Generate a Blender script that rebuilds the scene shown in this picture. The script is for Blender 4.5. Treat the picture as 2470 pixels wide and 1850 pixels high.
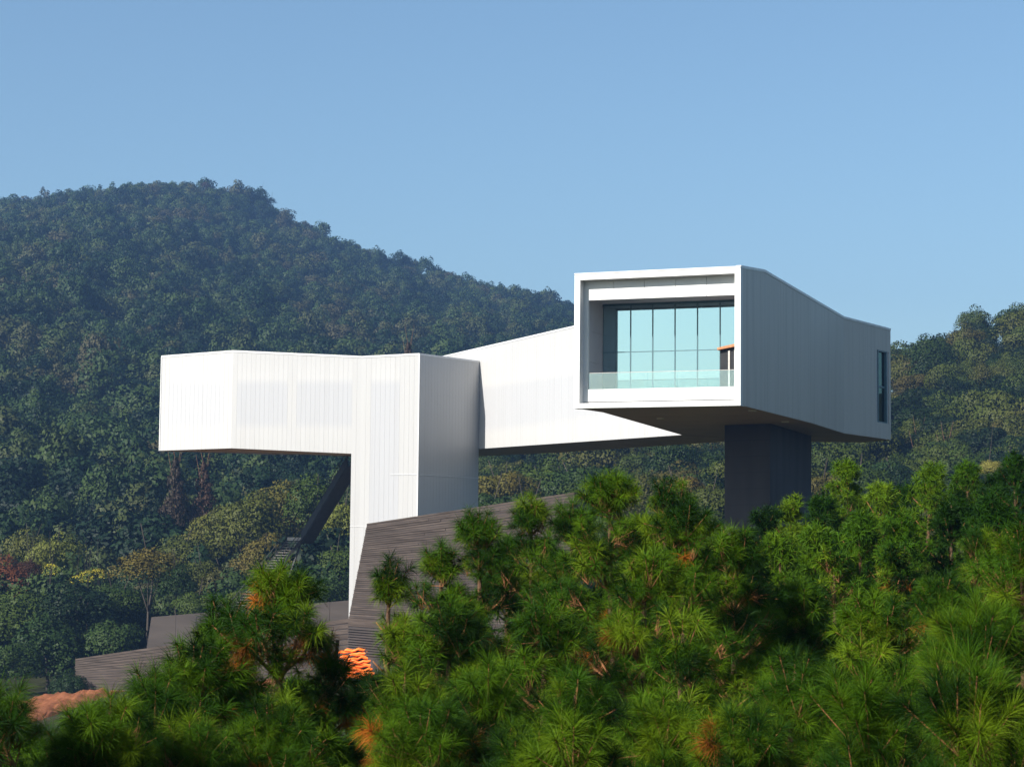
import bpy, bmesh, math, random
import numpy as np
from mathutils import Vector, Matrix, Euler

SC = bpy.context.scene
for o in list(bpy.data.objects):
    bpy.data.objects.remove(o)
COL = SC.collection
R = math.radians
RNG = random.Random(7)

# ------------------------------------------------------------------ camera
FPX, CX, CY, HOR = 5000.0, 1235.0, 925.0, 1341.0     # photograph scale: 2470 px wide
PITCH, ROLL = math.atan((HOR - CY) / FPX), 0.010
cF = Vector((0, math.cos(PITCH), math.sin(PITCH)))
cU0 = Vector((0, -math.sin(PITCH), math.cos(PITCH)))
cR0 = Vector((1, 0, 0))
cU = cU0 * math.cos(ROLL) - cR0 * math.sin(ROLL)
cR = cR0 * math.cos(ROLL) + cU0 * math.sin(ROLL)
cam_d = bpy.data.cameras.new('camera')
cam = bpy.data.objects.new('camera', cam_d)
COL.objects.link(cam)
m = Matrix((cR, cU, -cF)).transposed().to_4x4()
cam.matrix_world = m
cam_d.sensor_width = 36.0
cam_d.lens = 36.0 * FPX / 2470.0
cam_d.clip_start, cam_d.clip_end = 0.5, 6000
cam_d.dof.use_dof = True
cam_d.dof.focus_distance = 170
cam_d.dof.aperture_fstop = 16.0
SC.camera = cam

def ray(px, py):
    return cF + cR * ((px - CX) / FPX) - cU * ((py - CY) / FPX)
def aty(px, py, y):            # point of the line of sight at world depth y
    d = ray(px, py); return d * (y / d.y)
def atz(px, py, z):            # ... at height z
    d = ray(px, py); return d * (z / d.z)
def atwall(px, py, P, Q):      # ... on the vertical plane through P and Q
    d = ray(px, py); n = Vector((Q.y - P.y, P.x - Q.x, 0)).normalized()
    return d * (n.dot(P) / n.dot(d))
def project(v):
    z = v.dot(cF)
    return CX + FPX * v.dot(cR) / z, CY - FPX * v.dot(cU) / z

# ------------------------------------------------------------------ light
SUN_AZ, SUN_EL = R(47), R(33)      # azimuth to the left of straight behind the camera
sun_dir = Vector((-math.sin(SUN_AZ) * math.cos(SUN_EL), -math.cos(SUN_AZ) * math.cos(SUN_EL), math.sin(SUN_EL)))
sd = bpy.data.lights.new('sun', 'SUN'); sd.energy = 5.0; sd.angle = R(0.5); sd.color = (1.0, 0.955, 0.885)
so = bpy.data.objects.new('sun', sd); COL.objects.link(so)
so.rotation_euler = (-sun_dir).to_track_quat('-Z', 'Y').to_euler()
so.location = sun_dir * 400
W = bpy.data.worlds.new('World'); SC.world = W; W.use_nodes = True
wn, wl = W.node_tree.nodes, W.node_tree.links
wn.clear()
sky = wn.new('ShaderNodeTexSky'); sky.sky_type = 'NISHITA'; sky.sun_disc = False
sky.sun_elevation = SUN_EL
sky.sun_rotation = math.atan2(sun_dir.x, sun_dir.y)
sky.altitude = 0; sky.air_density = 1.0; sky.dust_density = 1.3; sky.ozone_density = 0.45
bg = wn.new('ShaderNodeBackground'); bg.inputs['Strength'].default_value = 0.063
wo = wn.new('ShaderNodeOutputWorld')
tint = wn.new('ShaderNodeMix'); tint.data_type = 'RGBA'; tint.blend_type = 'MULTIPLY'; tint.inputs[0].default_value = 1.0
tint.inputs[7].default_value = (0.86, 1.03, 1.10, 1)
wl.new(sky.outputs[0], tint.inputs[6]); wl.new(tint.outputs[2], bg.inputs['Color']); wl.new(bg.outputs[0], wo.inputs['Surface'])
SC.view_settings.view_transform = 'Standard'; SC.view_settings.look = 'None'
SC.view_settings.exposure = 1.1; SC.view_settings.gamma = 1.0
SC.view_settings.use_curve_mapping = False
SC.render.engine = 'CYCLES'
SC.cycles.use_denoising = True
SC.cycles.max_bounces = 6; SC.cycles.diffuse_bounces = 2; SC.cycles.glossy_bounces = 3
SC.cycles.transmission_bounces = 4; SC.cycles.transparent_max_bounces = 8; SC.cycles.volume_bounces = 0
SC.cycles.caustics_reflective = False; SC.cycles.caustics_refractive = False

# ------------------------------------------------------------------ materials
def mat(name):
    mt = bpy.data.materials.new(name); mt.use_nodes = True
    nt = mt.node_tree; nt.nodes.clear()
    out = nt.nodes.new('ShaderNodeOutputMaterial')
    return mt, nt.nodes, nt.links, out
def ramp(n, stops):
    r = n.new('ShaderNodeValToRGB')
    while len(r.color_ramp.elements) < len(stops): r.color_ramp.elements.new(0.5)
    for e, (p, c) in zip(r.color_ramp.elements, stops):
        e.position = p; e.color = (*c, 1)
    return r
def surf(name, stops, scale=1.0, rough=0.8, spec=0.3, detail=6, stretch=None, bump=0.0, bump_scale=None, coord='Object', metallic=0):
    mt, n, l, out = mat(name)
    p = n.new('ShaderNodeBsdfPrincipled'); p.inputs['Roughness'].default_value = rough
    p.inputs['Specular IOR Level'].default_value = spec; p.inputs['Metallic'].default_value = metallic
    tc = n.new('ShaderNodeTexCoord'); mp = n.new('ShaderNodeMapping')
    if stretch: mp.inputs['Scale'].default_value = stretch
    nz = n.new('ShaderNodeTexNoise'); nz.inputs['Scale'].default_value = scale; nz.inputs['Detail'].default_value = detail
    l.new(tc.outputs[coord], mp.inputs[0]); l.new(mp.outputs[0], nz.inputs['Vector'])
    r = ramp(n, stops); l.new(nz.outputs[0], r.inputs[0]); l.new(r.outputs[0], p.inputs['Base Color'])
    if bump:
        nb = n.new('ShaderNodeTexNoise'); nb.inputs['Scale'].default_value = bump_scale or scale * 4; nb.inputs['Detail'].default_value = 4
        l.new(mp.outputs[0], nb.inputs['Vector'])
        b = n.new('ShaderNodeBump'); b.inputs['Strength'].default_value = bump; b.inputs['Distance'].default_value = 0.05
        l.new(nb.outputs[0], b.inputs['Height']); l.new(b.outputs[0], p.inputs['Normal'])
    l.new(p.outputs[0], out.inputs[0])
    return mt

def leaf_mat(name, cols, noise=0.35, trans=0.35, spread=1.0, spec=0.12, patch=False):
    """foliage: hue picked per tree (object random) and varied leaf to leaf"""
    mt, n, l, out = mat(name)
    oi = n.new('ShaderNodeObjectInfo')
    stops = [(i / max(1, len(cols) - 1) * spread, c) for i, c in enumerate(cols)]
    r = ramp(n, stops); r.color_ramp.interpolation = 'LINEAR'
    tc = n.new('ShaderNodeTexCoord'); nz = n.new('ShaderNodeTexNoise'); nz.inputs['Scale'].default_value = noise; nz.inputs['Detail'].default_value = 5
    l.new(tc.outputs['Object'], nz.inputs['Vector'])
    ma = n.new('ShaderNodeMath'); ma.operation = 'MULTIPLY_ADD'; ma.inputs[1].default_value = 0.9; ma.inputs[2].default_value = -0.45
    l.new(nz.outputs[0], ma.inputs[0])
    ad = n.new('ShaderNodeMath'); ad.operation = 'ADD'; l.new(ma.outputs[0], ad.inputs[0]); l.new(oi.outputs['Random'], ad.inputs[1])
    if patch:
        pn = n.new('ShaderNodeTexNoise'); pn.inputs['Scale'].default_value = 0.022; pn.inputs['Detail'].default_value = 2
        l.new(oi.outputs['Location'], pn.inputs['Vector'])
        pm = n.new('ShaderNodeMath'); pm.operation = 'MULTIPLY_ADD'; pm.inputs[1].default_value = 1.5; pm.inputs[2].default_value = -0.8
        l.new(pn.outputs[0], pm.inputs[0])
        a2 = n.new('ShaderNodeMath'); a2.operation = 'ADD'; l.new(ad.outputs[0], a2.inputs[0]); l.new(pm.outputs[0], a2.inputs[1])
        l.new(a2.outputs[0], r.inputs[0])
    else:
        l.new(ad.outputs[0], r.inputs[0])
    df = n.new('ShaderNodeBsdfPrincipled'); df.inputs['Roughness'].default_value = 0.55; df.inputs['Specular IOR Level'].default_value = spec
    tr = n.new('ShaderNodeBsdfTranslucent')
    l.new(r.outputs[0], df.inputs['Base Color']); l.new(r.outputs[0], tr.inputs['Color'])
    mx = n.new('ShaderNodeMixShader'); mx.inputs[0].default_value = trans
    l.new(df.outputs[0], mx.inputs[1]); l.new(tr.outputs[0], mx.inputs[2]); l.new(mx.outputs[0], out.inputs[0])
    return mt

M = {}
# white translucent channel cladding: warm white over the steel chords, cooler where only the void lies behind, streaks from the coping
def cladding(name, banded=True, tower=False):
    mt, n, l, out = mat(name)
    p = n.new('ShaderNodeBsdfPrincipled'); p.inputs['Roughness'].default_value = 0.42; p.inputs['Specular IOR Level'].default_value = 0.4
    tc = n.new('ShaderNodeTexCoord'); geo = n.new('ShaderNodeNewGeometry')
    sx = n.new('ShaderNodeSeparateXYZ'); l.new(geo.outputs['Position'], sx.inputs[0])
    zr = ramp(n, [(0.0, (0.40, 0.395, 0.387)), (0.20, (0.41, 0.405, 0.397)), (0.29, (0.375, 0.376, 0.384)), (0.68, (0.375, 0.376, 0.384)), (0.76, (0.42, 0.415, 0.408)), (1.0, (0.40, 0.395, 0.388))])
    if tower: zr.color_ramp.elements[0].color = zr.color_ramp.elements[1].color = (0.375, 0.376, 0.384, 1)
    mr = n.new('ShaderNodeMapRange'); mr.inputs['From Min'].default_value = 10.0; mr.inputs['From Max'].default_value = 19.0
    l.new(sx.outputs['Z'], mr.inputs['Value']); l.new(mr.outputs[0], zr.inputs[0])
    mp = n.new('ShaderNodeMapping'); mp.inputs['Scale'].default_value = (2.2, 2.2, 0.07)
    l.new(geo.outputs['Position'], mp.inputs[0])
    nz = n.new('ShaderNodeTexNoise'); nz.inputs['Scale'].default_value = 1.0; nz.inputs['Detail'].default_value = 5
    l.new(mp.outputs[0], nz.inputs['Vector'])
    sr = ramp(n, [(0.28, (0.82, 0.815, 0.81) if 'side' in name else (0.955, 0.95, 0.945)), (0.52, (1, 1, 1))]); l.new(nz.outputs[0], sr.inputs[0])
    oi = n.new('ShaderNodeObjectInfo')
    rr = ramp(n, [(0, (0.99, 0.99, 0.99)), (1, (1.0, 1.0, 1.0))]); l.new(oi.outputs['Random'], rr.inputs[0])
    m1 = n.new('ShaderNodeMix'); m1.data_type = 'RGBA'; m1.blend_type = 'MULTIPLY'; m1.inputs[0].default_value = 1
    m2 = n.new('ShaderNodeMix'); m2.data_type = 'RGBA'; m2.blend_type = 'MULTIPLY'; m2.inputs[0].default_value = 1
    if banded:
        l.new(zr.outputs[0], m1.inputs[6])
    else:
        m1.inputs[6].default_value = (0.40, 0.395, 0.388, 1)
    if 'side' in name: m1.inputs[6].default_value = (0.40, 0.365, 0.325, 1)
    l.new(sr.outputs[0], m1.inputs[7])
    l.new(m1.outputs[2], m2.inputs[6]); l.new(rr.outputs[0], m2.inputs[7]); l.new(m2.outputs[2], p.inputs['Base Color'])
    l.new(p.outputs[0], out.inputs[0])
    return mt
M['clad'] = cladding('white_channel_cladding')
M['clad_tower'] = cladding('white_tower_cladding', True, True)
M['clad_side_shade'] = cladding('white_shaded_side_cladding', False)  # shaded-side copy of the same cladding, base warmed to offset the blue shade
M['clad_plain'] = cladding('white_cladding_plain', False)
M['white'] = surf('white_painted_metal', [(0.3, (0.56, 0.555, 0.54)), (0.7, (0.60, 0.595, 0.58))], 0.8, 0.4, 0.4)
M['back'] = surf('backing_sheet', [(0.3, (0.36, 0.355, 0.35)), (0.7, (0.40, 0.395, 0.39))], 1, 0.7)
M['reveal'] = surf('grey_reveal_panel', [(0.3, (0.42, 0.41, 0.42)), (0.7, (0.50, 0.49, 0.50))], 0.5, 0.6, stretch=(1, 1, 0.4))
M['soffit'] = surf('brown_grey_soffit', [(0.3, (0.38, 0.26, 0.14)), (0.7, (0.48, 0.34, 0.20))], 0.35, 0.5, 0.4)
M['coping'] = surf('coping_metal', [(0.3, (0.5, 0.5, 0.5)), (0.7, (0.62, 0.62, 0.62))], 2, 0.35, 0.5)
M['pier'] = surf('slate_grey_concrete', [(0.25, (0.048, 0.041, 0.038)), (0.75, (0.078, 0.068, 0.064))], 0.5, 0.85, 0.08, stretch=(1, 1, 0.25), bump=0.3, bump_scale=6)
M['pier_joint'] = surf('pier_joint', [(0.3, (0.018, 0.018, 0.02)), (0.7, (0.024, 0.024, 0.027))], 1, 0.8)
M['boards'] = surf('bamboo_formed_concrete', [(0.25, (0.030, 0.022, 0.017)), (0.5, (0.054, 0.041, 0.033)), (0.78, (0.095, 0.073, 0.060))], 0.9, 0.85, 0.2, stretch=(0.25, 0.25, 5), bump=0.4)
M['board_core'] = surf('formed_concrete_joint', [(0.3, (0.028, 0.024, 0.024)), (0.7, (0.05, 0.042, 0.04))], 1, 0.9)
M['wall2'] = surf('smooth_dark_concrete', [(0.25, (0.034, 0.028, 0.025)), (0.75, (0.060, 0.049, 0.043))], 0.35, 0.85, 0.2, bump=0.3, stretch=(0.4, 0.4, 2.5))
M['steel'] = surf('dark_steel', [(0.3, (0.018, 0.017, 0.017)), (0.7, (0.035, 0.033, 0.032))], 3, 0.6)
M['galv'] = surf('galvanised_steel', [(0.3, (0.30, 0.28, 0.26)), (0.7, (0.42, 0.40, 0.37))], 3, 0.5, metallic=0.2)
M['stair_tread'] = surf('weathered_tread', [(0.3, (0.13, 0.12, 0.105)), (0.7, (0.20, 0.185, 0.165))], 3, 0.6)
M['mullion'] = surf('teal_grey_mullion', [(0.3, (0.06, 0.12, 0.14)), (0.7, (0.08, 0.15, 0.17))], 3, 0.4)
M['lightfit'] = surf('pale_light_fitting', [(0.3, (0.7, 0.66, 0.58)), (0.7, (0.8, 0.76, 0.68))], 3, 0.4)
M['dark'] = surf('dark_interior', [(0.3, (0.008, 0.008, 0.009)), (0.7, (0.015, 0.015, 0.016))], 3, 0.7)
M['reflection_brown'] = surf('orange_brown_reflection', [(0.3, (0.32, 0.12, 0.05)), (0.7, (0.45, 0.19, 0.08))], 3, 0.6, stretch=(1, 8, 1))  # colour of the reflected roof modelled on the balcony
M['bark'] = surf('pine_bark', [(0.25, (0.045, 0.028, 0.018)), (0.75, (0.16, 0.085, 0.05))], 14, 0.9, 0.15, stretch=(1, 1, 0.35), bump=0.6)
M['twig'] = surf('orange_brown_twig', [(0.25, (0.12, 0.055, 0.025)), (0.75, (0.30, 0.13, 0.055))], 20, 0.85, 0.15)
M['bark_grey'] = surf('grey_bark', [(0.25, (0.03, 0.025, 0.02)), (0.75, (0.075, 0.062, 0.05))], 4, 0.9, 0.15, bump=0.5)
M['tarp'] = surf('orange_tarpaulin', [(0.25, (0.72, 0.13, 0.012)), (0.75, (0.88, 0.24, 0.035))], 1.2, 0.5, 0.3, bump=0.4)
M['soil'] = surf('orange_earth', [(0.2, (0.11, 0.040, 0.018)), (0.5, (0.22, 0.078, 0.032)), (0.8, (0.33, 0.13, 0.06))], 0.5, 0.95, 0.1, detail=10, bump=1.0, bump_scale=3)
M['ground'] = surf('leaf_litter_ground', [(0.25, (0.014, 0.018, 0.006)), (0.55, (0.028, 0.028, 0.010)), (0.8, (0.050, 0.036, 0.017))], 0.25, 0.95, 0.1, bump=0.6, bump_scale=1.5)

def glass_mat(name, tint, refl, tcol):
    mt, n, l, out = mat(name)
    g = n.new('ShaderNodeBsdfGlossy'); g.inputs['Color'].default_value = (*tint, 1); g.inputs['Roughness'].default_value = 0.015
    tc = n.new('ShaderNodeTexCoord'); nz = n.new('ShaderNodeTexNoise'); nz.inputs['Scale'].default_value = 0.35; nz.inputs['Detail'].default_value = 1
    l.new(tc.outputs['Object'], nz.inputs['Vector'])
    b = n.new('ShaderNodeBump'); b.inputs['Strength'].default_value = 0.12; b.inputs['Distance'].default_value = 0.02
    l.new(nz.outputs[0], b.inputs['Height']); l.new(b.outputs[0], g.inputs['Normal'])
    t = n.new('ShaderNodeBsdfTransparent'); t.inputs['Color'].default_value = (*tcol, 1)
    mx = n.new('ShaderNodeMixShader'); mx.inputs[0].default_value = refl
    l.new(t.outputs[0], mx.inputs[1]); l.new(g.outputs[0], mx.inputs[2]); l.new(mx.outputs[0], out.inputs[0])
    return mt
M['glass'] = glass_mat('blue_green_glazing', (0.385, 0.55, 0.60), 0.82, (0.25, 0.42, 0.42))
M['rail_glass'] = glass_mat('clear_balustrade_glass', (0.85, 0.95, 0.97), 0.16, (0.86, 0.93, 0.93))
M['slit_glass'] = glass_mat('dark_green_glazing', (0.25, 0.38, 0.36), 0.35, (0.05, 0.09, 0.085))

M['needle'] = leaf_mat('pine_needles', [(0.004, 0.014, 0.0015), (0.010, 0.033, 0.002), (0.026, 0.066, 0.0025), (0.048, 0.096, 0.003), (0.082, 0.126, 0.004)], 5, 0.045, spec=0.06)
M['needle_dead'] = leaf_mat('dead_pine_needles', [(0.10, 0.035, 0.006), (0.22, 0.07, 0.010), (0.38, 0.11, 0.014)], 8, 0.2, spec=.06)
M['needle_orange'] = leaf_mat('orange_pine_needles', [(0.50, 0.10, 0.02), (0.62, 0.16, 0.03)], 8, 0.3)
M['leaf_hill'] = leaf_mat('wood_foliage', [(0.005, 0.013, 0.005), (0.010, 0.024, 0.007), (0.020, 0.038, 0.010), (0.032, 0.052, 0.012), (0.038, 0.048, 0.014), (0.044, 0.041, 0.017)], 0.8, 0.12, patch=True)
M['leaf_hill2'] = leaf_mat('olive_wood_foliage', [(0.005, 0.012, 0.002), (0.011, 0.023, 0.003), (0.024, 0.039, 0.005), (0.036, 0.049, 0.006), (0.044, 0.050, 0.007), (0.052, 0.043, 0.009)], 0.8, 0.12, patch=True)
M['leaf_dark'] = leaf_mat('dark_green_foliage', [(0.008, 0.018, 0.005), (0.014, 0.030, 0.006), (0.026, 0.046, 0.008)], 0.8, 0.12)
M['leaf_green'] = leaf_mat('mid_green_foliage', [(0.022, 0.040, 0.006), (0.038, 0.058, 0.008), (0.060, 0.074, 0.011)], 0.8, 0.15)
M['leaf_olive'] = leaf_mat('olive_foliage', [(0.034, 0.044, 0.007), (0.052, 0.060, 0.009), (0.070, 0.070, 0.011), (0.084, 0.066, 0.012)], 0.8, 0.15)
M['leaf_yellow'] = leaf_mat('yellow_green_foliage', [(0.075, 0.090, 0.013), (0.12, 0.125, 0.02), (0.17, 0.155, 0.03)], 0.8, 0.2)
M['leaf_bright'] = leaf_mat('bright_yellow_foliage', [(0.40, 0.36, 0.03), (0.55, 0.46, 0.05)], 0.6, 0.3)
M['leaf_red'] = leaf_mat('red_brown_foliage', [(0.040, 0.017, 0.008), (0.065, 0.024, 0.009), (0.11, 0.036, 0.012)], 0.8, 0.15)
M['leaf_orange'] = leaf_mat('orange_yellow_foliage', [(0.045, 0.045, 0.009), (0.075, 0.058, 0.011), (0.115, 0.075, 0.013)], 0.8, 0.15)
M['leaf_conifer'] = leaf_mat('red_brown_conifer', [(0.030, 0.022, 0.014), (0.048, 0.028, 0.017), (0.065, 0.034, 0.02)], 0.8, 0.12)

# ------------------------------------------------------------------ mesh helpers
def link(name, me, parent=None, material=None, loc=None):
    o = bpy.data.objects.new(name, me); COL.objects.link(o)
    if material is not None and me is not None and not me.materials: me.materials.append(material)
    if parent is not None: o.parent = parent
    if loc is not None: o.location = loc
    return o
def empty(name, loc=(0, 0, 0), rz=0):
    o = bpy.data.objects.new(name, None); COL.objects.link(o); o.location = loc; o.rotation_euler.z = rz
    o.empty_display_size = 0.3
    return o
def tag(o, label=None, cat=None, group=None, kind=None):
    if label: o['label'] = label
    if cat: o['category'] = cat
    if group: o['group'] = group
    if kind: o['kind'] = kind
    return o
def pydata(name, verts, faces, smooth=False):
    me = bpy.data.meshes.new(name); me.from_pydata([tuple(v) for v in verts], [], faces); me.update()
    if smooth: me.polygons.foreach_set('use_smooth', [True] * len(me.polygons))
    return me
def npmesh(name, V, F):
    """V (n,3); F (m,k) all faces the same corner count"""
    V = np.asarray(V, dtype=np.float32); F = np.asarray(F, dtype=np.int32)
    me = bpy.data.meshes.new(name); k = F.shape[1]
    me.vertices.add(len(V)); me.vertices.foreach_set('co', V.ravel())
    me.loops.add(F.size); me.loops.foreach_set('vertex_index', F.ravel())
    me.polygons.add(len(F)); me.polygons.foreach_set('loop_start', np.arange(0, F.size, k, dtype=np.int32))
    me.polygons.foreach_set('loop_total', np.full(len(F), k, dtype=np.int32))
    me.update(); me.validate()
    return me
class MB:
    def __init__(s): s.v, s.f = [], []
    def hexa(s, p8):          # 4 bottom corners then 4 top corners
        b = len(s.v); s.v += [tuple(p) for p in p8]
        s.f += [(b+3, b+2, b+1, b), (b+4, b+5, b+6, b+7)] + [(b+i, b+(i+1) % 4, b+4+(i+1) % 4, b+4+i) for i in range(4)]
        return s
    def box(s, o, u, n, z, u0, u1, n0, n1, z0, z1):
        P = lambda a, b, c: o + u * a + n * b + z * c
        return s.hexa([P(u0, n0, z0), P(u1, n0, z0), P(u1, n1, z0), P(u0, n1, z0), P(u0, n0, z1), P(u1, n0, z1), P(u1, n1, z1), P(u0, n1, z1)])
    def prism(s, poly, z0, z1):   # poly: list of xy, ccw
        b = len(s.v); k = len(poly)
        z0s = z0 if isinstance(z0, (list, tuple)) else [z0] * k
        z1s = z1 if isinstance(z1, (list, tuple)) else [z1] * k
        s.v += [(p[0], p[1], zz) for p, zz in zip(poly, z0s)] + [(p[0], p[1], zz) for p, zz in zip(poly, z1s)]
        s.f += [tuple(b + i for i in reversed(range(k))), tuple(b + k + i for i in range(k))]
        s.f += [(b+i, b+(i+1) % k, b+k+(i+1) % k, b+k+i) for i in range(k)]
        return s
    def tube(s, pts, rad, sides=6, cap=True):
        pts = [Vector(p) for p in pts]
        rads = rad if isinstance(rad, (list, tuple)) else [rad] * len(pts)
        b0 = len(s.v)
        for i, p in enumerate(pts):
            t = (pts[min(i+1, len(pts)-1)] - pts[max(i-1, 0)]).normalized()
            a = t.cross(Vector((0.31, 0.95, 0.05))).normalized(); c = t.cross(a)
            for k in range(sides):
                g = 2 * math.pi * k / sides
                s.v.append(tuple(p + a * (math.cos(g) * rads[i]) + c * (math.sin(g) * rads[i])))
        for i in range(len(pts) - 1):
            for k in range(sides):
                a0 = b0 + i * sides + k; a1 = b0 + i * sides + (k + 1) % sides
                s.f.append((a0, a1, a1 + sides, a0 + sides))
        if cap:
            s.f.append(tuple(b0 + k for k in reversed(range(sides))))
            s.f.append(tuple(b0 + (len(pts) - 1) * sides + k for k in range(sides)))
        return s
    def mesh(s, name, smooth=False): return pydata(name, s.v, s.f, smooth)
    def build(s, name, material, parent=None, smooth=False): return link(name, s.mesh(name, smooth), parent, material)
Z = Vector((0, 0, 1))

# ------------------------------------------------------------------ terrain
def sstep(a, b, x):
    t = min(1, max(0, (x - a) / (b - a))); return t * t * (3 - 2 * t)
YL, YR = 1150.0, 430.0
def crest(profile, yy, drop):
    xs, zs = [], []
    for px, py in profile:
        p = aty(px, py, yy); xs.append(p.x); zs.append(p.z - drop)
    return np.array(xs), np.array(zs)
CL = crest([(-1300, 640), (-700, 545), (-300, 500), (0, 482), (120, 486), (230, 456), (420, 437), (500, 448), (600, 465), (700, 525), (800, 566), (920, 613), (1000, 640), (1100, 672), (1200, 694), (1300, 704), (1385, 740), (1600, 860), (1900, 1010), (2400, 1100), (3500, 1150)], YL, 10.0)
CR_ = crest([(-500, 1330), (900, 1250), (1250, 1180), (1500, 1090), (1750, 1000), (1950, 880), (2149, 797), (2230, 792), (2300, 768), (2370, 738), (2430, 738), (2490, 752), (2700, 700), (3200, 640), (4200, 700)], YR, 10.5)
def wob(x, y):
    return math.sin(x * 0.061 + 1.3) * math.cos(y * 0.047) + 0.6 * math.sin(x * 0.13 + y * 0.09) + 0.4 * math.sin(x * 0.027 - y * 0.19 + 2)
def ground_z(x, y):
    near = -1.75 - 6.5 * sstep(2, 30, y)
    plat = max(-15.0, min(-6.0, -11.3 + 0.10 * (x + 14)))
    z = near + (plat - near) * sstep(55, 140, y)
    if y < 2: z = -1.75 - 3 * sstep(0, 80, -y)
    if y > 222:
        zl = float(np.interp(x, *CL)); zr = float(np.interp(x, *CR_))
        tl = (y - 222) / (YL - 222); tr = (y - 222) / (YR - 222)
        fl = tl ** 1.1 if tl < 1 else max(0.2, 1 - (tl - 1) * 1.6)
        fr = tr ** 1.15 if tr < 1 else max(0.0, 1 - (tr - 1) * 1.6)
        hl = plat + (zl - plat) * fl
        hr = plat + (zr - plat) * fr
        z = max(hl, hr) + wob(x, y) * 1.6 * sstep(222, 300, y)
    return z
NX, NY = 120, 150
xs = np.concatenate([np.linspace(-1300, -340, 20, endpoint=False), np.linspace(-340, 340, 90, endpoint=False), np.linspace(340, 1300, 20)])
ys = np.concatenate([np.linspace(-500, -20, 15, endpoint=False), np.linspace(-20, 240, 60, endpoint=False), np.linspace(240, 1240, 90, endpoint=False), np.linspace(1240, 2000, 14)])
V = [(x, y, ground_z(x, y)) for y in ys for x in xs]
NXX = len(xs)
F = [(j*NXX+i, j*NXX+i+1, (j+1)*NXX+i+1, (j+1)*NXX+i) for j in range(len(ys)-1) for i in range(NXX-1)]
g = link('ground', pydata('ground', V, F, True), None, M['ground']); tag(g, kind='structure')

# ------------------------------------------------------------------ museum: floating white gallery
ZB, ZT = 9.99, 19.0
museum = empty('museum', (10, 165, ground_z(10, 165)))
tag(museum, 'white angular museum floating above the pines with a big glazed viewing window', 'museum')
MOFF = Vector(museum.location)
def mpart(o, p=None):
    """put a mesh built in world coordinates under the museum"""
    o.parent = p or museum
    if p is None: o.location = -MOFF
    return o
A = atz(1385, 984, ZB); Kk = atz(1452, 994, ZB); TIP = atz(1644, 1049, ZB)
B = atz(1786, 977, ZB); R1 = atz(1957, 1020, ZB); R2 = atz(2036, 1045, ZB); E = atz(2149, 1061, ZB)
P1 = atz(390, 862, ZT); P2 = atz(563, 849, ZT); P3 = atz(873, 863, ZT); P4 = atz(1012, 856, ZT)
P2 = aty(563, 849, P1.y * .58 + P4.y * .42 - 0.3); P3 = aty(873, 863, P1.y * .22 + P4.y * .78 - 0.2)
P5 = aty(1157, 873, P4.y + 7.0)
def xy(p): return Vector((p.x, p.y, 0))
def ztop(P, px, py): return aty(px, py, P.y).z
def wall(P, Q, zb, zt, name='wall', panel=0.46, material=None, splits=(), hole=None, depth=0.16, zb2=None, zt2=None, posts=()):
    """a facet from P to Q (outside is to the right hand when walking P->Q is reversed): backing slab plus cladding panels"""
    P, Q = xy(P), xy(Q); L = (Q - P).length; u = (Q - P) / L; n = Vector((-u.y, u.x, 0))    # n points to the inside
    zb2 = zb if zb2 is None else zb2; zt2 = zt if zt2 is None else zt2
    lb = lambda a: zb + (zb2 - zb) * a / L
    lt = lambda a: zt + (zt2 - zt) * a / L
    mb = MB()
    segs = [(0, L)] if not hole else [(0, hole[0]), (hole[1], L)]
    def slab(mb, a0, a1, n0, n1, z00, z01, z10, z11):
        pp = lambda a, b, z: P + u * a + n * b + Z * z
        mb.hexa([pp(a0, n0, z00), pp(a1, n0, z01), pp(a1, n1, z01), pp(a0, n1, z00), pp(a0, n0, z10), pp(a1, n0, z11), pp(a1, n1, z11), pp(a0, n1, z10)])
    for a0, a1 in segs: slab(mb, a0, a1, 0.05, depth, lb(a0), lb(a1), lt(a0), lt(a1))
    if hole:
        slab(mb, hole[0], hole[1], 0.05, depth, lb(0), lb(0), hole[2], hole[2]); slab(mb, hole[0], hole[1], 0.05, depth, hole[3], hole[3], lt(0), lt(0))
    w = mpart(mb.build(name, M['back']))
    if panel:
        k = max(1, round(L / panel)); step = L / k
        for i in range(k):
            a0, a1 = i * step + 0.004, (i + 1) * step - 0.004
            if i == 0: a0 = 0.0
            if i == k - 1: a1 = L
            jit = RNG.uniform(-0.002, 0.002)
            if hole and a1 > hole[0] and a0 < hole[1]:
                rngs = [(lb(a0), lb(a1), hole[2], hole[2]), (hole[3], hole[3], lt(a0), lt(a1))]
            else:
                rngs = [(lb(a0), lb(a1), lt(a0), lt(a1))]
            for z00, z01, z10, z11 in rngs:
                pm = MB(); slab(pm, a0, a1, -0.01 + jit, 0.048, z00, z01, z10, z11)
                pm.build('cladding_panel', M['clad_plain'] if any(p0 <= (a0 + a1) / 2 <= p1 for p0, p1 in posts) else (material or M['clad']), w)
    else:
        w.data.materials.clear(); w.data.materials.append(material or M['clad_plain'])
    return w
def coping(pts, zt, name='coping', h=0.16, out=0.05, material=None):
    mb = MB()
    for i in range(len(pts) - 1):
        P, Q = xy(pts[i]), xy(pts[i+1]); L = (Q - P).length; u = (Q - P) / L; n = Vector((-u.y, u.x, 0))
        z0 = zt[i]; z1 = zt[i+1]
        pp = lambda a, b, z: P + u * a + n * b + Z * z
        mb.hexa([pp(-0.02, -out, z0 - 0.02), pp(L, -out, z1 - 0.02), pp(L, 0.3, z1 - 0.02), pp(-0.02, 0.3, z0 - 0.02), pp(-0.02, -out, z0 + h), pp(L, -out, z1 + h), pp(L, 0.3, z1 + h), pp(-0.02, 0.3, z0 + h)])
    return mpart(mb.build(name, material or M['coping']))

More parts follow.
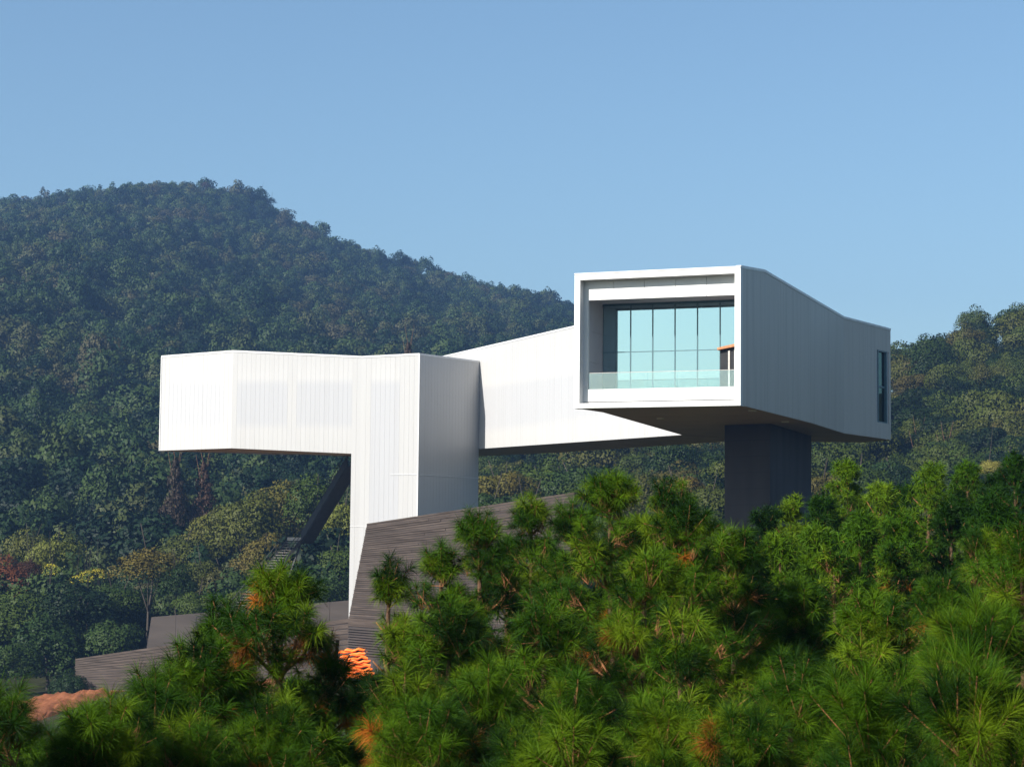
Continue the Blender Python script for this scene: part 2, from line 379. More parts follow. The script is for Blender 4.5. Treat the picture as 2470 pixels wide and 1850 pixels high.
# --- viewing arm (near end) -------------------------------------------------
C1 = Vector(xy(B) + (xy(R1) - xy(B)) * 0.31)
zA, zBt = ztop(A, 1387, 664), ztop(B, 1789, 646)
px_c = project(C1 + Z * 19)[0]
zC, zR1, zR2, zE = ztop(C1, px_c, 656), ztop(R1, 1957, 722), ztop(R2, 2039, 768), ztop(E, 2149, 797)
SIDE = dict(material=M['clad_side_shade'])
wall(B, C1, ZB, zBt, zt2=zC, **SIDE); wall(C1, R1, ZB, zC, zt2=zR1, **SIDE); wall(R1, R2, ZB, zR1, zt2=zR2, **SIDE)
LRE = (xy(E) - xy(R2)).length
def along(px, py, P, Q): return (xy(atwall(px, py, P, Q)) - xy(P)).length
h0, h1 = along(2118, 900, R2, E), along(2139, 900, R2, E)
hz0, hz1 = atwall(2128, 1020, R2, E).z, atwall(2128, 846, R2, E).z
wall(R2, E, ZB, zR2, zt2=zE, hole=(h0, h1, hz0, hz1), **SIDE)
uRE = (xy(E) - xy(R2)).normalized(); nRE = Vector((-uRE.y, uRE.x, 0))
sw = mpart(MB().box(xy(R2), uRE, nRE, Z, h0 - 0.03, h0 + 0.10, -0.02, 0.34, hz0, hz1).box(xy(R2), uRE, nRE, Z, h1 - 0.10, h1 + 0.03, -0.02, 0.34, hz0, hz1)
           .box(xy(R2), uRE, nRE, Z, h0 + 0.10, h1 - 0.10, 0.0, 0.34, hz0 - 0.02, hz0 + 0.1).box(xy(R2), uRE, nRE, Z, h0 + 0.10, h1 - 0.10, 0.0, 0.34, hz1 - 0.1, hz1 + 0.02)
           .box(xy(R2), uRE, nRE, Z, h0 + 0.10, h1 - 0.10, 0.12, 0.30, (hz0 + hz1) / 2 - 0.08, (hz0 + hz1) / 2 + 0.08).build('side_window', M['mullion']))
zm = (hz0 + hz1) / 2
for za, zb_ in ((hz0 + 0.1, zm - 0.08), (zm + 0.08, hz1 - 0.1)):
    MB().box(xy(R2), uRE, nRE, Z, h0 + 0.1, h1 - 0.1, 0.2, 0.23, za, zb_).build('pane', M['slit_glass'], sw)
MB().box(xy(R2), uRE, nRE, Z, h0 - 0.1, h1 + 0.1, 0.5, 0.55, hz0 - .1, hz1 + .1).build('blind', M['dark'], sw)
# hidden back walls so that the volume is closed
G1 = atz(1957, 1067, ZB); G2 = atz(1745, 1064, ZB); G3 = atz(1340, 1091, ZB)
BW0 = aty(1060, 1094, 214.0); BW0b = aty(1120, 1104, 224.0)
E2 = xy(E) + Vector((-1.5, 4.0, 0))
wall(E, E2, ZB, zE, panel=0); wall(E2, G2, ZB, zE, panel=0, zt2=19.2); wall(G2, G3, ZB, 19.2, panel=0)
wall(TIP, Kk, ZB, 19.1, panel=0); wall(Kk, A, ZB, 19.1, panel=0, zt2=zA)
coping([B, C1, R1, R2, E], [zBt, zC, zR1, zR2, zE], material=M['coping'])
# soffit and roof
arm = [xy(A), xy(B), xy(C1), xy(R1), xy(R2), xy(E), E2, xy(G2), xy(TIP), xy(Kk)]
cen = sum(arm, Vector()) / len(arm)
def inset(poly, d):
    c = sum(poly, Vector()) / len(poly)
    return [p + (c - p).normalized() * d for p in poly]
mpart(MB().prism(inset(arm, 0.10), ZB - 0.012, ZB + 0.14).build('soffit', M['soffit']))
mpart(MB().prism(inset(arm, 0.22), 18.80, [zA - .05, zBt - .05, zC - .05, zR1 - .05, zR2 - .05, zE - .05, zE - .05, 19.1, 19.0, 19.0]).build('roof', M['coping']))
for px, py, r in ((1593, 1009, 0.30), (1815, 990, 0.30), (1894, 1017, 0.30)):
    p = atz(px, py, ZB - 0.02)
    mb = MB(); mb.tube([p + Z * 0.02, p - Z * 0.05], [r, r * 0.85], 14)
    mpart(mb.build('soffit_light', M['lightfit']))
# front frame, recess, glazing
uA = (xy(B) - xy(A)); LAB = uA.length; uA /= LAB; nA = Vector((-uA.y, uA.x, 0)); OA = xy(A)
zt_f = lambda a: zA + (zBt - zA) * a / LAB
bx = lambda mb, *a: mb.box(OA, uA, nA, Z, *a)
LIP = 0.36
fr = MB()
def fslab(mb, a0, a1, n0, n1, z00, z01, z10, z11):
    pp = lambda a, b, z: OA + uA * a + nA * b + Z * z
    mb.hexa([pp(a0, n0, z00), pp(a1, n0, z01), pp(a1, n1, z01), pp(a0, n1, z00), pp(a0, n0, z10), pp(a1, n0, z11), pp(a1, n1, z11), pp(a0, n1, z10)])
vf = mpart(MB().build('viewing_frame', M['white'])) if False else None
f1 = MB(); fslab(f1, -0.02, LAB + 0.02, -0.06, 0.8, zt_f(0) - LIP, zt_f(LAB) - LIP, zt_f(0) + 0.02, zt_f(LAB) + 0.02)
vf = mpart(f1.build('viewing_frame', M['white']))
f2 = MB(); bx(f2, -0.02, LAB + 0.02, -0.06, 0.9, ZB - 0.03, ZB + LIP - 0.06); f2.build('frame_sill', M['white'], vf)
f3 = MB(); fslab(f3, -0.02, LIP + 0.02, -0.055, 0.9, ZB + LIP - 0.06, ZB + LIP - 0.06, zt_f(0) - LIP, zt_f(LIP) - LIP); f3.build('frame_jamb', M['white'], vf)
f4 = MB(); fslab(f4, LAB - LIP - 0.02, LAB + 0.02, -0.055, 0.9, ZB + LIP - 0.06, ZB + LIP - 0.06, zt_f(LAB - LIP) - LIP, zt_f(LAB) - LIP); f4.build('frame_jamb', M['white'], vf)
fc = MB(); fslab(fc, -0.03, LAB + 0.03, -0.10, 0.2, zt_f(0) + 0.03, zt_f(LAB) + 0.03, zt_f(0) + 0.11, zt_f(LAB) + 0.11); fc.build('frame_coping', M['coping'], vf)
REC, GLZ = 0.72, 3.9
zfas, zsill, zceil = 17.35, 11.28, 17.45
# fascia of five panels
fas = mpart(MB().box(OA, uA, nA, Z, LIP, LAB - LIP, REC + .06, REC + .3, zfas + .05, 18.6).build('fascia', M['back']))
k = 5
for i in range(k):
    a0 = LIP + 0.02 + (LAB - 2 * LIP) * i / k; a1 = LIP + 0.02 + (LAB - 2 * LIP) * (i + 1) / k - 0.025
    fp = MB(); bx(fp, a0, a1, REC, REC + .055, zfas, 18.75); fp.build('fascia_panel', M['white'], fas)
sill = mpart(MB().box(OA, uA, nA, Z, LIP, LAB - LIP, REC + .06, REC + .3, ZB + .35, zsill - .03).build('sill_band', M['back']))
for i in range(k):
    a0 = LIP + 0.01 + (LAB - 2 * LIP) * i / k; a1 = LIP + 0.01 + (LAB - 2 * LIP) * (i + 1) / k - 0.018
    fp = MB(); bx(fp, a0, a1, REC - .02, REC + .055, ZB + .46, zsill); fp.build('sill_panel', M['white'], sill)
# slim white jamb strip at the left of the opening, then the grey side wall in three sheets
mpart(MB().box(OA, uA, nA, Z, LIP - .05, LIP + .36, REC - .01, REC + .25, zsill, zfas).build('jamb_strip', M['white']))
for za, zb_ in ((zsill, 13.2), (13.215, 15.3), (15.315, zceil)):
    mpart(MB().box(OA, uA, nA, Z, LIP + .05, LIP + .31, REC + .26, GLZ, za, zb_).build('reveal_panel', M['reveal']))
mpart(MB().box(OA, uA, nA, Z, LIP - .1, LAB - LIP, REC + .31, GLZ + .3, zceil, zceil + .2).build('recess_ceiling', M['reveal']))
mpart(MB().box(OA, uA, nA, Z, LIP - .1, LAB - .1, REC + .31, GLZ + .3, zsill - .5, zsill - .3).build('balcony_deck', M['reveal']))
mpart(MB().box(OA, uA, nA, Z, LAB - LIP - .1, LAB - .1, REC + .3, GLZ + .3, zsill - .25, zceil - .01).build('reveal_wall', M['reveal']))
win = mpart(MB().box(OA, uA, nA, Z, LIP + .31, LAB - LIP - .1, GLZ - .06, GLZ + .12, zceil - .16, zceil - .003).build('viewing_window', M['mullion']))
def along_glass(px, py):
    d = ray(px, py); O = OA + nA * GLZ
    t = nA.dot(O) / nA.dot(d); return (d * t - O).dot(uA), (d * t).z
g0 = along_glass(1469, 852)[0]; g1 = along_glass(1521, 850)[0]; g5 = along_glass(1737, 845)[0]
ztr = along_glass(1600, 847)[1]
stepg = (g5 - g1) / 4
cols = [LIP + .31] + [g1 + stepg * i for i in range(5)]
cols.append(LAB - LIP - .11)
zg0 = zsill - .3
for i in range(len(cols) - 1):
    if i > 0:
        MB().box(OA, uA, nA, Z, cols[i] - .035, cols[i] + .035, GLZ - .05, GLZ + .08, zg0, zceil - .165).build('mullion', M['mullion'], win)
    for za, zb_ in ((zg0, ztr - .03), (ztr + .03, zceil - .165)):
        MB().box(OA, uA, nA, Z, cols[i] + .04, cols[i+1] - .04, GLZ, GLZ + .025, za, zb_).build('pane', M['glass'], win)
    MB().box(OA, uA, nA, Z, cols[i] + .036, cols[i+1] - .036, GLZ - .04, GLZ + .07, ztr - .028, ztr + .028).build('transom', M['mullion'], win)
MB().box(OA, uA, nA, Z, LIP + .2, LAB - .5, GLZ + 3.4, GLZ + 3.5, zg0, zceil).build('room_screen', M['reveal'], win)
# glass balustrade
bal = mpart(MB().box(OA, uA, nA, Z, LIP + .37, LAB - LIP, REC + .10, REC + .15, zsill + 1.10, zsill + 1.13).build('balustrade', M['galv']))
k = 5
for i in range(k):
    a0 = LIP + .38 + (LAB - 2 * LIP - .4) * i / k; a1 = LIP + .38 + (LAB - 2 * LIP - .4) * (i + 1) / k - .02
    MB().box(OA, uA, nA, Z, a0, a1, REC + .115, REC + .135, zsill, zsill + 1.10).build('glass_panel', M['rail_glass'], bal)
# solid stand-in for a roofed building's reflection in the glass, added on the balcony
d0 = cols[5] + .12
dw = mpart(MB().box(OA, uA, nA, Z, d0, LAB - LIP - .12, GLZ - .45, GLZ - .08, zg0, ztr - .10).build('reflection_front', M['dark']))
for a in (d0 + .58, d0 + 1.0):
    MB().box(OA, uA, nA, Z, a, a + .12, GLZ - .52, GLZ - .455, zg0, ztr - .14).build('reflection_post', M['galv'], dw)
hd = MB(); fslab(hd, d0 - .12, LAB - LIP - .12, GLZ - .75, GLZ - .1, ztr - .10, ztr + .24, ztr + .05, ztr + .44); hd.build('reflection_roof', M['reflection_brown'], dw)

# --- back gallery -------------------------------------------------------------
zbt0 = aty(1080, 864, BW0.y).z
BW0x = xy(aty(1040, 1000, 214.0))
zb_l = aty(1100, 1091, BW0x.y).z
wall(BW0x, TIP, zb_l, zbt0 - 0.2, zb2=ZB, zt2=aty(1381, 822, 0.5 * (BW0.y + TIP.y)).z + 0.9)
bgp = [BW0x, xy(TIP) , xy(TIP) + Vector((3, 2, 0)), xy(G2), xy(G3), BW0x + Vector((1.5, 11, 0))]
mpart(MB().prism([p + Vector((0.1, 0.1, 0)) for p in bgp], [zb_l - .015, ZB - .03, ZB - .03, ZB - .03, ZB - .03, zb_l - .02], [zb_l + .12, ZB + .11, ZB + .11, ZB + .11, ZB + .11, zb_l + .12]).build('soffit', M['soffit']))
coping([BW0x, TIP], [zbt0 - 0.2, aty(1381, 822, 0.5 * (BW0.y + TIP.y)).z + 0.9], h=0.14)

# --- left wing and tower --------------------------------------------------------
zb1, zb2_, = aty(384, 1087, P1.y).z, aty(558, 1081, P2.y).z
T = xy(atwall(849, 1000, P2, P3)); zbT = atwall(849, 1094, P2, P3).z
LT = (xy(T) - xy(P2)).length
z3 = ZT
tw_base = ground_z(-10, 198) - 1.0
ztT = ZT
zP2, zP3 = P2.z, P3.z; zTt = zP2 + (zP3 - zP2) * LT / (xy(P3) - xy(P2)).length
wall(P1, P2, zb1, ZT, zb2=zb2_, zt2=zP2, posts=((0, .9), (6.6, 9))); wall(P2, T, zb2_, zP2, zb2=zbT, zt2=zTt, posts=((0, .3), (5.6, 6.4)))
zseam_l, zseam = aty(846, 1270, T.y).z, aty(1012, 1145, P4.y).z
wall(T, P3, tw_base, zTt, zt2=zP3, material=M['clad_plain']); wall(P3, P4, tw_base, zP3, zt2=ZT, material=M['clad_tower'], posts=((0, .9), (3.9, 9))); wall(P4, P5, tw_base, ZT, zt2=aty(1157, 874, P5.y).z, material=M['clad_plain'])
zP5 = aty(1157, 874, P5.y).z
coping([P1, P2, P3, P4], [ZT, zP2, zP3, ZT], h=0.16, material=M['white']); coping([P4, P5], [ZT, zP5], h=0.15)
# tower seams
seam = MB()
for P, Q in ((P3, P4), (P4, P5)):
    P_, Q_ = xy(P), xy(Q); L = (Q_ - P_).length; u = (Q_ - P_) / L; n = Vector((-u.y, u.x, 0))
    seam.box(P_, u, n, Z, 0.52 * L if P is P3 else -0.03, L + (0.03 if P is P3 else 0), -0.05, 0.03, zseam - .025, zseam + .025)
mpart(seam.build('seam_flashing', M['coping']))
u = (xy(P3) - T).normalized(); n = Vector((-u.y, u.x, 0))
mpart(MB().box(T, u, n, Z, -0.02, 2.2, -0.045, 0.03, zseam_l - .022, zseam_l + .022).build('seam_flashing', M['coping']))
# corner trims
for P in (P1, P4):
    z0 = zb1 if P is P1 else tw_base
    mpart(MB().tube([xy(P) + Z * z0, xy(P) + Z * ZT], 0.07, 8).build('corner_trim', M['white']))
# back faces, soffit and roof of the wing
Pb = [xy(P1) + Vector((0.6, 0.9, 0)), Vector((-24, xy(P2).y + 8.5, 0)), Vector((-13.5, T.y + 8.0, 0)), Vector((-4.5, xy(P5).y + 3.0, 0)), xy(P5)]
for i in range(len(Pb) - 1):
    wall(Pb[i+1], Pb[i], (zb1 if i < 2 else tw_base), 18.55, panel=0)
tl = xy(T)
wall(Vector((-13.5, T.y + 8.0, 0)), T, tw_base, zbT - .02, panel=0, material=M['clad_plain'])
sofp = inset([xy(P1), xy(P2), tl, Vector((-13.5, T.y + 8.0, 0)), Vector((-24, xy(P2).y + 8.5, 0)), Pb[0]], 0.12)
zz = [zb1, zb2_, zbT, zbT, zb2_, zb1]
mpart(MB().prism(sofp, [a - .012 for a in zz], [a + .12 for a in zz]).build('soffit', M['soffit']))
roofp = inset([xy(P1), xy(P2), xy(P3), xy(P4), xy(P5), Pb[3], Pb[2], Pb[1], Pb[0]], 0.2)
mpart(MB().prism(roofp, 18.2, [ZT - .02, zP2 - .02, zP3 - .02, ZT - .02, zP5 - .02] + [18.6] * 4).build('roof', M['coping']))

# --- pier ------------------------------------------------------------------------
Q1 = atz(1748, 1025, ZB); Q2 = atz(1857, 1021, ZB); Q3 = atz(1957, 1051, ZB)
Q4 = xy(Q1) + (xy(Q3) - xy(Q2))
pier_poly = [xy(Q1), xy(Q2), xy(Q3), Q4]
zgp = ground_z(20, 160) - 1
pier = mpart(MB().prism(pier_poly, zgp, ZB - .016).build('pier', M['pier']))
for P, Q, w in ((Q1, Q2, 2), (Q2, Q3, 2)):
    P_, Q_ = xy(P), xy(Q); L = (Q_ - P_).length; u = (Q_ - P_) / L; n = Vector((-u.y, u.x, 0))
    zc = ZB - 1.2
    while zc > zgp:
        MB().box(P_, u, n, Z, 0.02, L - .02, -0.006, 0.02, zc - .012, zc + .012).build('pour_joint', M['pier_joint'], pier)
        zc -= 1.2

# ------------------------------------------------------------------ podium walls
M0 = aty(885, 1262, 186.0); M1 = aty(1385, 1186, 158.0)
gM = lambda p: ground_z(p.x, p.y) - 1.2
def podium(name, label, pts_top, zbot, thick=0.5, boards=None, material=None):
    pass
dirM = (xy(M1) - xy(M0)).normalized(); nM = Vector((-dirM.y, dirM.x, 0))
C0 = atwall(841, 1490, M0, M1)
WL0 = aty(182, 1588, 212.0)
pod = empty('podium_wall', (C0.x, C0.y, ground_z(C0.x, C0.y)))
tag(pod, 'long dark board-marked concrete wall with slanted end below the white tower', 'wall')
PO = Vector(pod.location)
def ppart(o):
    o.parent = pod; o.location = -PO; return o
zbm = -11.6
# right-hand wall: core and boards that fan from the sloping top edge to the level foot
Lm = (xy(M1) - xy(C0)).length
a_m0 = (xy(M0) - xy(C0)).dot(dirM)
core = MB()
pp = lambda a, b, z: xy(C0) + dirM * a + nM * b + Z * z
core.hexa([pp(a_m0, 0.04, C0.z), pp(Lm, 0.04, C0.z), pp(Lm, 0.8, C0.z), pp(a_m0, 0.8, C0.z), pp(a_m0, 0.04, M0.z - .03), pp(Lm, 0.04, M1.z - .03), pp(Lm, 0.8, M1.z - .03), pp(a_m0, 0.8, M0.z - .03)])
core.hexa([pp(0, 0.04, C0.z), pp(a_m0, 0.04, C0.z), pp(a_m0, 0.8, C0.z), pp(0, 0.8, C0.z), pp(0.0, 0.04, C0.z + .01), pp(a_m0, 0.04, M0.z - .04), pp(a_m0, 0.8, M0.z - .04), pp(0.0, 0.8, C0.z + .01)])
core.hexa([pp(0, 0.041, zbm), pp(Lm, 0.041, zbm), pp(Lm, 0.8, zbm), pp(0, 0.8, zbm), pp(0, 0.041, C0.z - .001), pp(Lm, 0.041, C0.z - .001), pp(Lm, 0.8, C0.z - .001), pp(0, 0.8, C0.z - .001)])
ppart(core.build('wall_core', M['board_core']))
NB = 46
bm_ = MB()
for i in range(NB):
    t0, t1 = i / NB + 0.0035, (i + 1) / NB - 0.0035
    left = lambda t: a_m0 * t                                         # the slanted end
    zl = lambda t: C0.z + (M0.z - C0.z) * t
    zr_ = lambda t: C0.z + (M1.z - C0.z) * t
    jn = RNG.uniform(-.02, .02)
    cuts = [0.0]
    while cuts[-1] < 1: cuts.append(min(1.0, cuts[-1] + RNG.uniform(.25, .6)))
    for c0, c1 in zip(cuts[:-1], cuts[1:]):
        jn = RNG.uniform(-.03, .03); c1 -= .0008
        q_ = lambda t, c, b: pp(left(t) + (Lm - left(t)) * c, b, zl(t) + (zr_(t) - zl(t)) * c)
        bm_.hexa([q_(t0, c0, jn), q_(t0, c1, jn), q_(t0, c1, .06), q_(t0, c0, .06), q_(t1, c0, jn), q_(t1, c1, jn), q_(t1, c1, .06), q_(t1, c0, .06)])
ppart(tag(bm_.build('board_marks', M['boards']), kind='stuff'))
# louvred foot of the wall
zs0, zs1 = aty(880, 1577, C0.y).z, C0.z - 0.75
ns = 11
for i in range(ns):
    z0 = zs0 + (zs1 - zs0) * i / ns
    ppart(MB().box(xy(C0), dirM, nM, Z, 0.05, Lm * .6, -0.10 + RNG.uniform(-.02, .02), 0.03, z0, z0 + (zs1 - zs0) / ns * 0.58).build('slat', M['wall2']))
ppart(MB().box(xy(C0), dirM, nM, Z, 0.0, Lm, -0.03, 0.038, zs1 + .02, C0.z - .01).build('wall_band', M['boards']))
# left-hand wall running away to the left
dirL = (xy(C0) - xy(WL0)); LL = dirL.length; dirL /= LL; nL = Vector((-dirL.y, dirL.x, 0))
ql = lambda a, b, z: xy(WL0) + dirL * a + nL * b + Z * z
zwb = aty(180, 1662, 212.0).z - .6
mb = MB().hexa([ql(0, .04, zwb), ql(LL, .04, zwb + 1.0), ql(LL, .7, zwb + 1.0), ql(0, .7, zwb), ql(0, .04, WL0.z - .02), ql(LL, .04, C0.z - .02), ql(LL, .7, C0.z - .02), ql(0, .7, WL0.z - .02)])
ppart(mb.build('wall_core', M['board_core']))
bm_ = MB(); NB = 17
for i in range(NB):
    t0, t1 = i / NB + 0.006, (i + 1) / NB - 0.006; jn = RNG.uniform(-.02, .02)
    f0 = lambda t: zwb + (WL0.z - zwb) * t
    f1_ = lambda t: zwb + .6 + (C0.z - zwb - .6) * t
    bm_.hexa([ql(0, jn, f0(t0)), ql(LL, jn, f1_(t0)), ql(LL, .06, f1_(t0)), ql(0, .06, f0(t0)), ql(0, jn, f0(t1)), ql(LL, jn, f1_(t1)), ql(LL, .06, f1_(t1)), ql(0, .06, f0(t1))])
ppart(tag(bm_.build('board_marks', M['boards']), kind='stuff'))
# smooth wall standing behind it
U0, U1 = aty(365, 1488, 219.0), aty(860, 1446, 210.0)
Ub = aty(352, 1565, 219.0)
uw = empty('terrace_wall', (U0.x, U0.y, ground_z(U0.x, U0.y)))
tag(uw, 'smooth brown-grey concrete wall behind the lower left wall, beside the stair foot', 'wall')
du = (xy(U1) - xy(U0)); LU = du.length; du /= LU; nU = Vector((-du.y, du.x, 0))
qu = lambda a, b, z: xy(U0) + du * a + nU * b + Z * z
slope = (Ub.x - U0.x)
zub = Ub.z - 3
npan = 8
for i in range(npan):
    a0, a1 = LU * i / npan, LU * (i + 1) / npan - .03
    b0 = a0 + (slope * (U0.z - zub) / (U0.z - Ub.z) if i == 0 else 0)
    z0, z1 = U0.z + (U1.z - U0.z) * i / npan, U0.z + (U1.z - U0.z) * (i + 1) / npan
    jn = RNG.uniform(0, .03)
    o = MB().hexa([qu(b0, jn, zub), qu(a1, jn, zub), qu(a1, .5, zub), qu(b0, .5, zub), qu(a0, jn, z0), qu(a1, jn, z1), qu(a1, .5, z1), qu(a0, .5, z0)]).build('concrete_bay', M['wall2'], uw)
    o.location = -Vector(uw.location)

# ------------------------------------------------------------------ steel stair under the wing
foot = aty(520, 1520, 209.0); land = aty(706, 1297, 212.0); top = aty(838, 1112, 203.5)
stair = empty('steel_stair', (foot.x, foot.y, foot.z))
tag(stair, 'dark steel stair climbing steeply to the underside of the white wing', 'stair')
SO = Vector(stair.location)
def spart(mb, name, m_, parent=None):
    o = mb.build(name, m_, parent or stair)
    if parent is None: o.location = -SO
    return o
def flight(p, q, wdir, width, treads, light=False, rail_h=1.05):
    p, q = Vector(p), Vector(q); wv = Vector(wdir).normalized() * width
    for k_ in (0, 1):
        a, b = p + wv * k_, q + wv * k_
        hgt = Z * (0.5 if light else 0.9)
        t = (b - a); s_ = Vector((t.y, -t.x, 0)).normalized() * 0.05
        spart(MB().hexa([a - s_ - hgt * .5, a + s_ - hgt * .5, b + s_ - hgt * .5, b - s_ - hgt * .5, a - s_ + hgt * .5, a + s_ + hgt * .5, b + s_ + hgt * .5, b - s_ + hgt * .5]), 'stringer', M['steel'])
        rl = spart(MB().tube([a + Z * rail_h, b + Z * rail_h], .035, 6), 'handrail', M['steel'])
        MB().tube([a + Z * rail_h * .55, b + Z * rail_h * .55], .02, 5).build('middle_rail', M['steel'], rl)
        npost = max(3, int((b - a).length / 1.9))
        for i in range(npost + 1):
            c = a + (b - a) * (i / npost)
            MB().tube([c, c + Z * rail_h], .03, 5).build('post', M['steel'], rl)
    for i in range(treads):
        c = p + (q - p) * ((i + .5) / treads)
        dh = Vector(((q - p).x, (q - p).y, 0)).normalized() * .14
        e = wv
        spart(MB().hexa([c - dh - Z * .03, c + dh - Z * .03, c + dh + e - Z * .03, c - dh + e - Z * .03, c - dh + Z * .02, c + dh + Z * .02, c + dh + e + Z * .02, c - dh + e + Z * .02]), 'tread', M['stair_tread'] if light else M['steel'])
wd1 = Vector((0.82, 0.57, 0))
sa, sb, sw_ = land + Vector((.9, -.4, -.5)), top + Z * -.5, wd1.normalized() * 1.4
spart(MB().hexa([sa - Z * .08, sb - Z * .08, sb + sw_ - Z * .08, sa + sw_ - Z * .08, sa, sb, sb + sw_, sa + sw_]), 'underside', M['steel'])
flight(land + Vector((.9, -.4, 0)), top, wd1, 1.4, 26)
flight(foot, land + Vector((-.5, .1, -.3)), Vector((0.9, -.35, 0)), 1.5, 34, True)
lp = land
spart(MB().box(lp, Vector((1, 0, 0)), Vector((0, 1, 0)), Z, -0.5, 1.3, -0.5, 1.0, -.28, 0.05), 'landing', M['galv'])
spart(MB().tube([aty(640, 1560, 209.0), lp + Vector((.9, 0, -.3))], .12, 6), 'stay', M['steel'])
# little guard rail by the stair foot
gr_p = aty(472, 1525, 208.0); gr_q = aty(498, 1522, 208.2)
gr = empty('guard_rail', (gr_p.x, gr_p.y, gr_p.z)); tag(gr, 'small dark guard rail hoop in front of the smooth wall', 'railing')
for a in (gr_p, gr_q):
    o = MB().tube([a - Z * .6, a + Z * 1.55], .045, 6).build('post', M['steel'], gr); o.location = -gr_p
o = MB().tube([gr_p + Z * 1.55, gr_q + Z * 1.55], .045, 6).build('top_rail', M['steel'], gr); o.location = -gr_p

# ------------------------------------------------------------------ orange tarpaulin heap and earth bank
hp = aty(892, 1598, C0.y - 4.0)
heap = empty('tarpaulin_heap', (hp.x, hp.y, hp.z - 1.4)); tag(heap, 'bright orange tarpaulin heap in creased folds at the foot of the dark wall', 'tarpaulin')
for i in range(11):
    zc = 0.08 + i * 0.235; w0 = 3.0 - 0.05 * i + RNG.uniform(-.25, .25); o0 = RNG.uniform(-.25, .25)
    V, F = [], []
    nu, nw = 40, 7                                    # a folded sheet: wavy lip in front, flat body behind
    for a in range(nu):
        t = a / (nu - 1); xx = o0 - w0 + 2 * w0 * t
        wav = .07 * math.sin(xx * 3.1 + i * 2.3) + .05 * math.sin(xx * 7.3 + i) + RNG.uniform(-.025, .025)
        lip = -.30 + .16 * i + .18 * math.sin(xx * 1.3 + i * 1.9)
        for b in range(nw):
            g_ = b / (nw - 1) * math.pi
            V.append((xx, lip + .12 - .14 * math.sin(g_) + (1.2 if b in (0, nw - 1) else 0), zc + wav + .112 * math.cos(g_)))
    F = [(a * nw + b, (a + 1) * nw + b, (a + 1) * nw + b + 1, a * nw + b + 1) for a in range(nu - 1) for b in range(nw - 1)]
    link('fold', pydata('fold', V, F, True), heap, M['tarp'])
def bank(x0, x1, y0, y1, label, seed):
    """bare earth lying on the slope: a lumpy sheet that dips under the ground at its rim"""
    g_ = random.Random(seed); nx, ny = 44, 40; V = []
    ph = [g_.uniform(0, 6.28) for _ in range(6)]
    for j_ in range(ny):
        for i_ in range(nx):
            s_, t = i_ / (nx - 1), j_ / (ny - 1)
            x = x0 + (x1 - x0) * s_; y = y0 + (y1 - y0) * t
            env = min(1, max(-.4, min(5 * s_, 5 * (1 - s_), 6 * t, 9 * (1 - t)) + g_.uniform(-.35, .2) * (1 if min(s_, 1 - s_, 1 - t) < .25 else .3)))
            lump = .34 + g_.uniform(-.10, .14) + .22 * math.sin(x * 1.1 + ph[0]) * math.cos(y * .7 + ph[1]) + .13 * math.sin(x * 2.7 + y * 1.3 + ph[2]) + .10 * math.sin(y * 2.1 + ph[3]) + g_.uniform(-.07, .07)
            V.append((x - x0, y - y0, ground_z(x, y) + (lump + .25) * env - .35 * (1 - env)))
    z0 = min(v[2] for v in V)
    V = [(a, b, c - z0) for a, b, c in V]
    F = [(j_*nx+i_, j_*nx+i_+1, (j_+1)*nx+i_+1, (j_+1)*nx+i_) for j_ in range(ny-1) for i_ in range(nx-1)]
    o = link('earth_bank', pydata('earth_bank', V, F, True), None, M['soil'], (x0, y0, z0))
    return tag(o, label, 'earth bank')
bank(-46.5, -37.5, 120.0, 211.0, 'bare orange earth bank along the foot of the low left wall', 3)
bank(-31.0, -19.0, 130.0, 199.0, 'orange earth slope between the pines right of the earth bank', 4)

